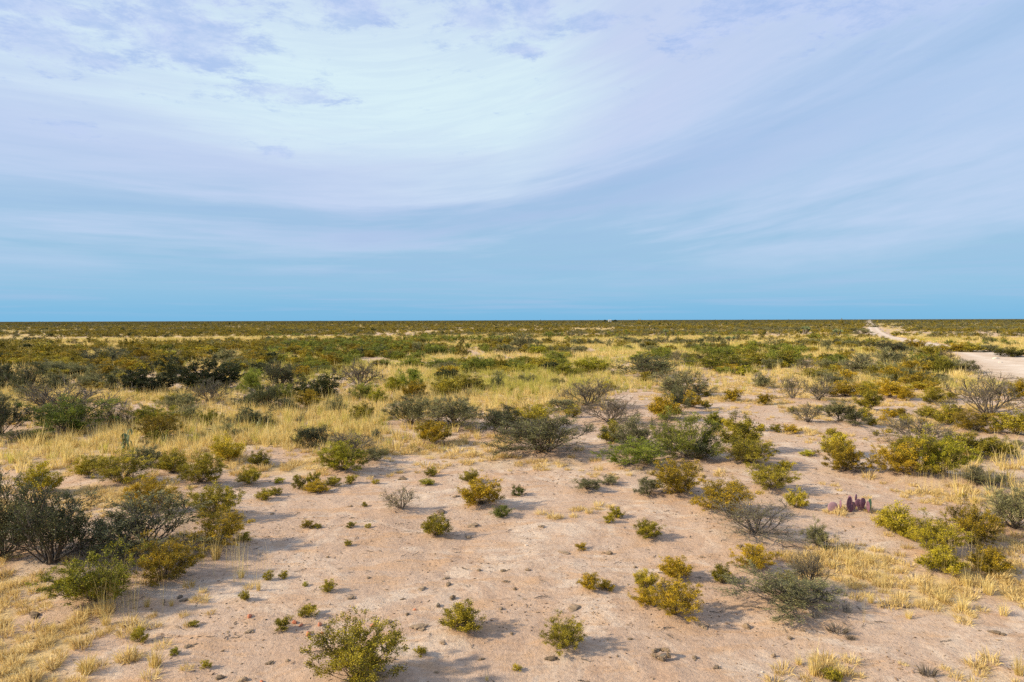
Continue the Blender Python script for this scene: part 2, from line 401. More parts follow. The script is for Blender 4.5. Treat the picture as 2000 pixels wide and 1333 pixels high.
def ground_mat():
    m, t = material('desert_soil')
    pos = t.n('ShaderNodeNewGeometry').outputs['Position']
    at_ = lambda k: t.n('ShaderNodeAttribute', attribute_name=k).outputs['Fac']
    cover, litter = at_('cover'), at_('litter')
    n_big = t.noise(pos, .22, 4, .6)
    n_mid = t.noise(pos, 1.7, 5, .65, .4)
    n_fine = t.noise(pos, 14.0, 5, .7)
    n_grit = t.noise(pos, 70.0, 3, .7)
    c = t.ramp(t.m('ADD', t.m('MULTIPLY', n_big, .6), t.m('MULTIPLY', n_mid, .4)),
               [(.34, (.46, .295, .192)), (.45, (.505, .350, .245)), (.55, (.53, .385, .283)), (.66, (.61, .475, .362))])
    # warm loose sand in patches
    c = t.mix(t.m('MULTIPLY', t.ramp(n_mid, [(.52, 0.0), (.70, 1.0)]), .55), c, (.50, .29, .145))
    # pale crust
    crust = t.noise(pos, .55, 5, .7, 1.0)
    c = t.mix(t.m('MULTIPLY', t.ramp(crust, [(.50, 0.0), (.60, 1.0)]), .6), c, (.66, .53, .41))
    # wash marks; dark stretched flecks: litter and its shadows painted into the soil colour
    wv = t.n('ShaderNodeVectorMath', (pos, (1.0, 2.6, 1.0)), operation='MULTIPLY').outputs[0]
    sc1 = t.noise(wv, 2.6, 6, .72, .5)
    c = t.mix(t.m('MULTIPLY', t.ramp(sc1, [(.57, 0.0), (.66, 1.0)]), .5), c, (.33, .205, .135))
    sc3 = t.noise(wv, .8, 4, .6, .8)
    c = t.mix(t.m('MULTIPLY', t.ramp(sc3, [(.52, 0.0), (.64, 1.0)]), .55), c, (.53, .315, .165))
    wy = t.n('ShaderNodeVectorMath', (pos, (.55, .16, 1.0)), operation='MULTIPLY').outputs[0]
    way = t.noise(wy, 1.0, 5, .6, .9)
    c = t.mix(t.m('MULTIPLY', t.ramp(way, [(.47, 0.0), (.50, 1.0), (.53, 0.0)]), .30), c, (.40, .26, .175))
    # grit and bits of plant litter
    v = t.n('ShaderNodeTexVoronoi', {'Vector': pos, 'Scale': 17.0, 'Randomness': 1.0}, feature='F1')
    vr = t.n('ShaderNodeSeparateColor', (v.outputs['Color'],)).outputs
    size = t.m('MULTIPLY', t.m('POWER', vr[0], 4.0), .36)
    spk = t.m('LESS_THAN', v.outputs['Distance'], t.m('MULTIPLY', size, t.ramp(n_mid, [(.35, .35), (.62, 1.0)])))
    c = t.mix(t.m('MULTIPLY', spk, .7), c, t.mix(vr[1], (.17, .105, .065), (.36, .24, .15)))
    v2 = t.n('ShaderNodeTexVoronoi', {'Vector': pos, 'Scale': 42.0, 'Randomness': 1.0}, feature='F1')
    vr2 = t.n('ShaderNodeSeparateColor', (v2.outputs['Color'],)).outputs
    spk2 = t.m('LESS_THAN', v2.outputs['Distance'], t.m('MULTIPLY', t.m('POWER', vr2[0], 5.0), .42))
    c = t.mix(t.m('MULTIPLY', spk2, .45), c, t.mix(vr2[1], (.26, .165, .10), (.70, .56, .46)))
    c = t.mix(1.0, c, t.ramp(n_fine, [(.25, .70), (.5, .97), (.75, 1.12)]), 'MULTIPLY')
    # straw thatch under the grass, brown litter under the shrubs
    th = t.ramp(t.m('ADD', t.m('MULTIPLY', n_fine, .5), t.m('MULTIPLY', n_mid, .5)), [(.3, (.36, .235, .085)), (.6, (.62, .45, .18)), (.8, (.70, .54, .27))])
    cf = t.m('MULTIPLY', cover, t.ramp(t.m('ADD', cover, t.m('MULTIPLY', t.m('SUBTRACT', n_fine, .5), 1.2)), [(.2, .15), (.75, .95)]), clamp=True)
    c = t.mix(cf, c, th)
    lf = t.m('MULTIPLY', litter, t.ramp(n_fine, [(.38, .15), (.62, 1.0)]), clamp=True)
    c = t.mix(t.m('MULTIPLY', lf, .6), c, (.30, .175, .09))
    # beyond what can be told apart: the plain's closed scrub
    sc_ = at_('scrub')
    sn = t.noise(pos, .02, 5, .7)
    c = t.mix(t.m('MULTIPLY', sc_, t.ramp(sn, [(.3, .75), (.5, 1.0)])), c, t.mix(sn, (.055, .05, .017), (.11, .088, .03)))
    hgt = t.m('ADD', t.m('MULTIPLY', n_fine, 1.0), t.m('MULTIPLY', n_grit, .35))
    hgt = t.m('ADD', hgt, t.m('MULTIPLY', spk, .5))
    bp = t.n('ShaderNodeBump', {'Height': hgt, 'Strength': .75, 'Distance': .04})
    p = t.n('ShaderNodeBsdfPrincipled', {'Base Color': c, 'Roughness': .95, 'Specular IOR Level': .1, 'Normal': bp.outputs[0]})
    t.n('ShaderNodeOutputMaterial', (p.outputs[0],))
    return m


def road_mat():
    m, t = material('caliche_track')
    pos = t.n('ShaderNodeNewGeometry').outputs['Position']
    n = t.noise(pos, .5, 5, .65)
    f = t.noise(pos, 6.0, 5, .7)
    c = t.ramp(t.m('ADD', t.m('MULTIPLY', n, .6), t.m('MULTIPLY', f, .4)), [(.35, (.47, .34, .235)), (.5, (.57, .44, .33)), (.65, (.68, .56, .45))])
    rut = t.n('ShaderNodeAttribute', attribute_name='rut').outputs['Fac']
    c = t.mix(t.m('MULTIPLY', rut, t.ramp(n, [(.35, .2), (.6, .75)])), c, (.72, .61, .50))
    edge = t.n('ShaderNodeAttribute', attribute_name='verge').outputs['Fac']
    c = t.mix(t.m('MULTIPLY', edge, t.ramp(f, [(.35, 1.0), (.6, .1)])), c, (.42, .29, .18))
    bp = t.n('ShaderNodeBump', {'Height': f, 'Strength': .4, 'Distance': .05})
    p = t.n('ShaderNodeBsdfPrincipled', {'Base Color': c, 'Roughness': .95, 'Specular IOR Level': .1, 'Normal': bp.outputs[0]})
    t.n('ShaderNodeOutputMaterial', (p.outputs[0],))
    return m


# ------------------------------------------------------------------ mesh helpers
def mesh_np(name, verts, faces, mats, tint=None, smooth=False, midx=None):
    """verts (n,3); faces: list of int arrays, each (k,3) or (k,4)."""
    me = bpy.data.meshes.new(name)
    verts = np.asarray(verts, np.float32)
    faces = [f for f in faces if len(f)]
    nl = sum(f.size for f in faces)
    npol = sum(len(f) for f in faces)
    me.vertices.add(len(verts))
    me.vertices.foreach_set('co', verts.ravel())
    me.loops.add(nl)
    me.polygons.add(npol)
    me.loops.foreach_set('vertex_index', np.concatenate([f.ravel() for f in faces]).astype(np.int32))
    tot = np.concatenate([np.full(len(f), f.shape[1]) for f in faces])
    me.polygons.foreach_set('loop_start', np.concatenate([[0], np.cumsum(tot)[:-1]]).astype(np.int32))
    if midx is not None:
        me.polygons.foreach_set('material_index', np.asarray(midx, np.int32))
    me.polygons.foreach_set('use_smooth', np.full(npol, smooth))
    for m in (mats if isinstance(mats, (list, tuple)) else [mats]):
        me.materials.append(m)
    if tint is not None:
        a = me.attributes.new('tint', 'FLOAT', 'POINT')
        a.data.foreach_set('value', np.asarray(tint, np.float32))
    me.update(calc_edges=True)
    return me


def tubes(lines, sides=3):
    """lines: list of (points (n,3), radii (n,)) -> verts, quads."""
    V, Q, o = [], [], 0
    ang = np.arange(sides) * 2 * np.pi / sides
    ca, sa = np.cos(ang), np.sin(ang)
    for p, r in lines:
        n = len(p)
        t = np.gradient(p, axis=0)
        t /= np.linalg.norm(t, axis=1, keepdims=True) + 1e-9
        ref = np.array((1., 0, 0)) if abs(t[0, 0]) < .8 else np.array((0, 1., 0))
        a = np.cross(t, ref)
        a /= np.linalg.norm(a, axis=1, keepdims=True) + 1e-9
        b = np.cross(t, a)
        V.append((p[:, None] + r[:, None, None] * (a[:, None] * ca[None, :, None] + b[:, None] * sa[None, :, None])).reshape(-1, 3))
        i = np.arange(n - 1)[:, None] * sides + np.arange(sides)[None]
        j = np.arange(n - 1)[:, None] * sides + (np.arange(sides) + 1)[None] % sides
        Q.append(np.stack([i, j, j + sides, i + sides], -1).reshape(-1, 4) + o)
        o += n * sides
    if not V:
        return np.zeros((0, 3)), np.zeros((0, 4), int)
    return np.concatenate(V), np.concatenate(Q)


def leaves_mesh(rng, pos, size, aspect, up=.3, dirs=None):
    """A rhombic leaf at every position."""
    n = len(pos)
    d = rng.normal(size=(n, 3)) if dirs is None else dirs + rng.normal(size=(n, 3)) * .45
    d[:, 2] += up
    d /= np.linalg.norm(d, axis=1, keepdims=True)
    s = np.cross(d, rng.normal(size=(n, 3)))
    s /= np.linalg.norm(s, axis=1, keepdims=True) + 1e-9
    L = size * rng.uniform(.6, 1.35, (n, 1))
    w = L * aspect
    v = np.stack([pos, pos + d * L * .5 + s * w, pos + d * L, pos + d * L * .5 - s * w], 1).reshape(-1, 3)
    q = np.arange(n * 4).reshape(-1, 4)
    return v, q


def unit(v):
    return v / (np.linalg.norm(v) + 1e-9)


def turn(rng, d, lo, hi):
    """d turned by lo..hi degrees in a random direction."""
    s = unit(np.cross(d, rng.normal(size=3)))
    a = R(rng.uniform(lo, hi))
    return unit(d * math.cos(a) + s * math.sin(a))


KIND = dict(
    C=dict(name='creosote_bush', leaf='creosote', wood='wood_creosote', tilt=(3, 72), curve=.16, kink=.09, sub=(22, 48), leafa=.44, dens=.92, bsize=.235, lift=.6, top=.30),
    T=dict(name='thorny_shrub', leaf='thorn', wood='wood_thorn', tilt=(6, 74), curve=.20, kink=.19, sub=(22, 58), leafa=.24, dens=1.25, bsize=.42, lift=.25, top=.35),
    G=dict(name='feathery_green_shrub', leaf='green', wood='wood_thorn', tilt=(5, 78), curve=.28, kink=.12, sub=(20, 45), leafa=.13, dens=1.25, bsize=.34, lift=.8, top=.3),
    D=dict(name='dense_dark_shrub', leaf='dense', wood='wood_dark', tilt=(5, 88), curve=.25, kink=.15, sub=(30, 60), leafa=.38, dens=1.9, bsize=.32, lift=.2, top=.12),
    B=dict(name='bare_branched_shrub', leaf='bare', wood='wood_bare', tilt=(6, 64), curve=.20, kink=.22, sub=(25, 60), leafa=.25, dens=.20, bsize=.42, lift=.3, top=.5),
)
LOD = [dict(stems=30, subs=9, twigs=4, leaves=13, lsz=.0235, r=.0068), dict(stems=24, subs=8, twigs=3, leaves=11, lsz=.039, r=.0088),
       dict(stems=16, subs=6, twigs=2, leaves=9, lsz=.068, r=.013), dict(stems=10, subs=5, twigs=0, leaves=9, lsz=.12, r=.02)]


def shrub_geometry(kind, lod, seed):
    """One plant of unit width and unit height: list of stem line groups and leaf positions."""
    K, L = KIND[kind], LOD[lod]
    rng = np.random.default_rng(seed * 7 + ord(kind) * 131 + lod * 1013)
    groups, lp, ld = [], [], []
    n = L['stems']
    if kind in 'BT':
        n = max(6, int(n * .75))
    elif kind == 'C' and lod < 3:
        n = int(n * 1.4)
    for k in range(n):
        az = 2 * math.pi * (k + rng.uniform(-.35, .35)) / n * (1 if n < 8 else 2.4)
        tl = R(K['tilt'][0] + (K['tilt'][1] - K['tilt'][0]) * rng.random() ** .8)
        d = np.array((math.sin(tl) * math.cos(az), math.sin(tl) * math.sin(az), math.cos(tl)))
        length = rng.uniform(.74 if kind in 'CD' else .6, 1.0) * math.cos(min(tl, 1.35)) ** dict(C=.5, D=.35, G=.3, T=.2, B=.12)[kind]
        npt = 6
        p = np.zeros((npt, 3))
        p[0] = (rng.normal() * .04, rng.normal() * .04, 0)
        dirs = [d]
        for i in range(1, npt):
            d = unit(d + np.array((0, 0, K['curve'] * .35)) + rng.normal(size=3) * K['kink'])
            p[i] = p[i - 1] + d * length / (npt - 1)
            dirs.append(d)
        p[:, 2] = np.maximum(p[:, 2], 0.01)
        lines = [(p, np.linspace(1.0, .35, npt) * L['r'] * (1.9 if kind in 'BT' else 1))]
        for s in range(L['subs']):
            f = rng.uniform(K['top'] * .6, 1.0) ** .85
            i = min(npt - 2, int(f * (npt - 1)))
            o = p[i] + (p[i + 1] - p[i]) * (f * (npt - 1) - i)
            bd = turn(rng, dirs[i], *K['sub'])
            bd = unit(bd + np.array((0, 0, .15 * K['lift'])))
            bl = length * K['bsize'] * rng.uniform(.6, 1.15) * (1.15 - .5 * f)
            m1 = o + unit(bd + rng.normal(size=3) * K['kink']) * bl * .5
            e1 = m1 + unit(bd + rng.normal(size=3) * K['kink'] + (0, 0, .1)) * bl * .5
            bp = np.array([o, m1, e1])
            bp[:, 2] = np.maximum(bp[:, 2], .01)
            lines.append((bp, np.array((.55, .42, .25)) * L['r'] * (1.6 if kind in 'BT' else 1)))
            tips = [(bp[1], bp[2])]
            for w in range(L['twigs'] + (1 if kind in 'TB' and lod < 3 else 0)):
                g = rng.uniform(.3, 1.0)
                to = bp[0] + (bp[2] - bp[0]) * g
                td = turn(rng, bd, 20, 60)
                te = to + td * bl * rng.uniform(.35, .6)
                te[2] = max(te[2], .01)
                lines.append((np.array([to, te]), np.array((.3, .15)) * L['r'] * (1.7 if kind in 'BT' else 1)))
                tips.append((to, te))
            for (ta, tb) in tips:
                c = L['leaves'] * K['dens']
                c = int(c) + (rng.random() < c % 1)
                for _ in range(c):
                    g = rng.uniform(.15, 1.08)
                    lp.append(ta + (tb - ta) * g + rng.normal(size=3) * .016 * (1 + lod))
                    ld.append(unit(tb - ta))
        groups.append(lines)
    lp = np.array(lp) if lp else np.zeros((0, 3))
    allp = np.concatenate([l[0] for g in groups for l in g] + [lp])
    hx = np.percentile(np.abs(allp[:, :2]), 94 if kind in 'CGD' else 95) * 2
    hz = np.percentile(allp[:, 2], 98)
    sc = np.array((1 / hx, 1 / hx, 1 / hz))
    groups = [[(q * sc, r * .8) for q, r in g] for g in groups]
    lp = lp * sc
    if len(lp):
        lp[:, 2] = np.maximum(lp[:, 2], .02)
    return groups, lp, (np.array(ld) if ld else np.zeros((0, 3))), rng


_protos = {}


def shrub_proto(kind, lod, seed, mode):
    """mode 'split': several stems and the foliage; 'two': stems and foliage; 'one': a single mesh. Returns [(part name, mesh)]."""
    key = (kind, lod, seed, mode)
    if key in _protos:
        return _protos[key]
    K, L = KIND[kind], LOD[lod]
    groups, lp, ld, rng = shrub_geometry(kind, lod, seed)
    lsz = L['lsz'] * dict(C=.86, D=1.0, B=.9, T=.95, G=1.5)[kind]
    lv, lq = leaves_mesh(rng, lp, lsz, K['leafa'], K['lift'] * .5, ld)
    # leaf to leaf variation in sprays; contrast paints highlights and dark gaps into foliage
    spray = fbm(lp[:, 0] * 3 + 40, lp[:, 1] * 3 + lp[:, 2] * 4 + 40, 1.0, 2, seed) if len(lp) else np.zeros(0)
    tint = np.clip(rng.random(len(lp)) * .75 + (spray - .5) * 1.2 + .16, 0, 1)
    tint = np.repeat(tint, 4)
    wood, leaf = MAT[K['wood']], MAT[K['leaf']]
    nm = K['name']
    out = []
    if mode == 'one':
        tv, tq = tubes([l for g in groups for l in g])
        v = np.concatenate([tv, lv])
        q = np.concatenate([tq, lq + len(tv)])
        me = mesh_np(nm, v, [q], [wood, leaf], np.concatenate([np.full(len(tv), .5), tint]), midx=np.r_[np.zeros(len(tq)), np.ones(len(lq))])
        out = [(None, me)]
    else:
        ng = min(6 if kind in 'BT' else 5, len(groups)) if mode == 'split' else 1
        for k in range(ng):
            tv, tq = tubes([l for g in groups[k::ng] for l in g], 4 if lod == 0 else 3)
            out.append(('branch' if kind in 'BT' else ('stem' if ng > 1 else 'stems'), mesh_np(nm + '_stem', tv, [tq], wood)))
        out.append(('foliage', mesh_np(nm + '_foliage', lv, [lq], leaf, tint)))
    _protos[key] = out
    return out


def link(name, data, parent=None, loc=None):
    o = bpy.data.objects.new(name, data)
    COL.objects.link(o)
    if parent is not None:
        o.parent = parent
    if loc is not None:
        o.location = loc
    return o


def tag(o, label=None, cat=None, group=None, kind=None):
    for k, v in (('label', label), ('category', cat), ('group', group), ('kind', kind)):
        if v:
            o[k] = v
    return o


TONE = dict(olive=(1, 1, 1), ochre=(1.08, .91, .66), yellow=(1.08, 1.08, .85), green=(.86, .98, .7), grey=(1.0, 1.0, 1.12), dark=(.50, .56, .55), pale=(1.3, 1.25, 1.3), brown=(.95, .78, .65))


def place_shrub(kind, tone, loc, w, h, wpx, rng, label, group=None, cat='shrub'):
    K = KIND[kind]
    lod = 0 if wpx >= 75 else 1 if wpx >= 34 else 2 if wpx > 13 else 3
    mode = 'split' if wpx >= 48 else 'two' if wpx >= 24 else 'one'
    seed = rng.integers(0, [4, 5, 4, 4][lod])
    parts = shrub_proto(kind, lod, int(seed), mode)
    name = K['name'] if cat != 'seedling' else 'creosote_seedling'
    root = link(name, parts[0][1] if mode == 'one' else None, None, loc)
    root.rotation_euler = (0, 0, rng.uniform(0, 6.28))
    root.scale = (w, w, h)
    c = np.array(TONE[tone]) * rng.uniform(.9, 1.1)
    root.color = (*c, 1)
    if mode != 'one':
        for pn, me in parts:
            ch = link(pn, me, root)
            ch.color = (*c, 1)
            if pn in ('foliage', 'stems'):
                ch['kind'] = 'stuff'
    tag(root, label, cat, group)
    return root


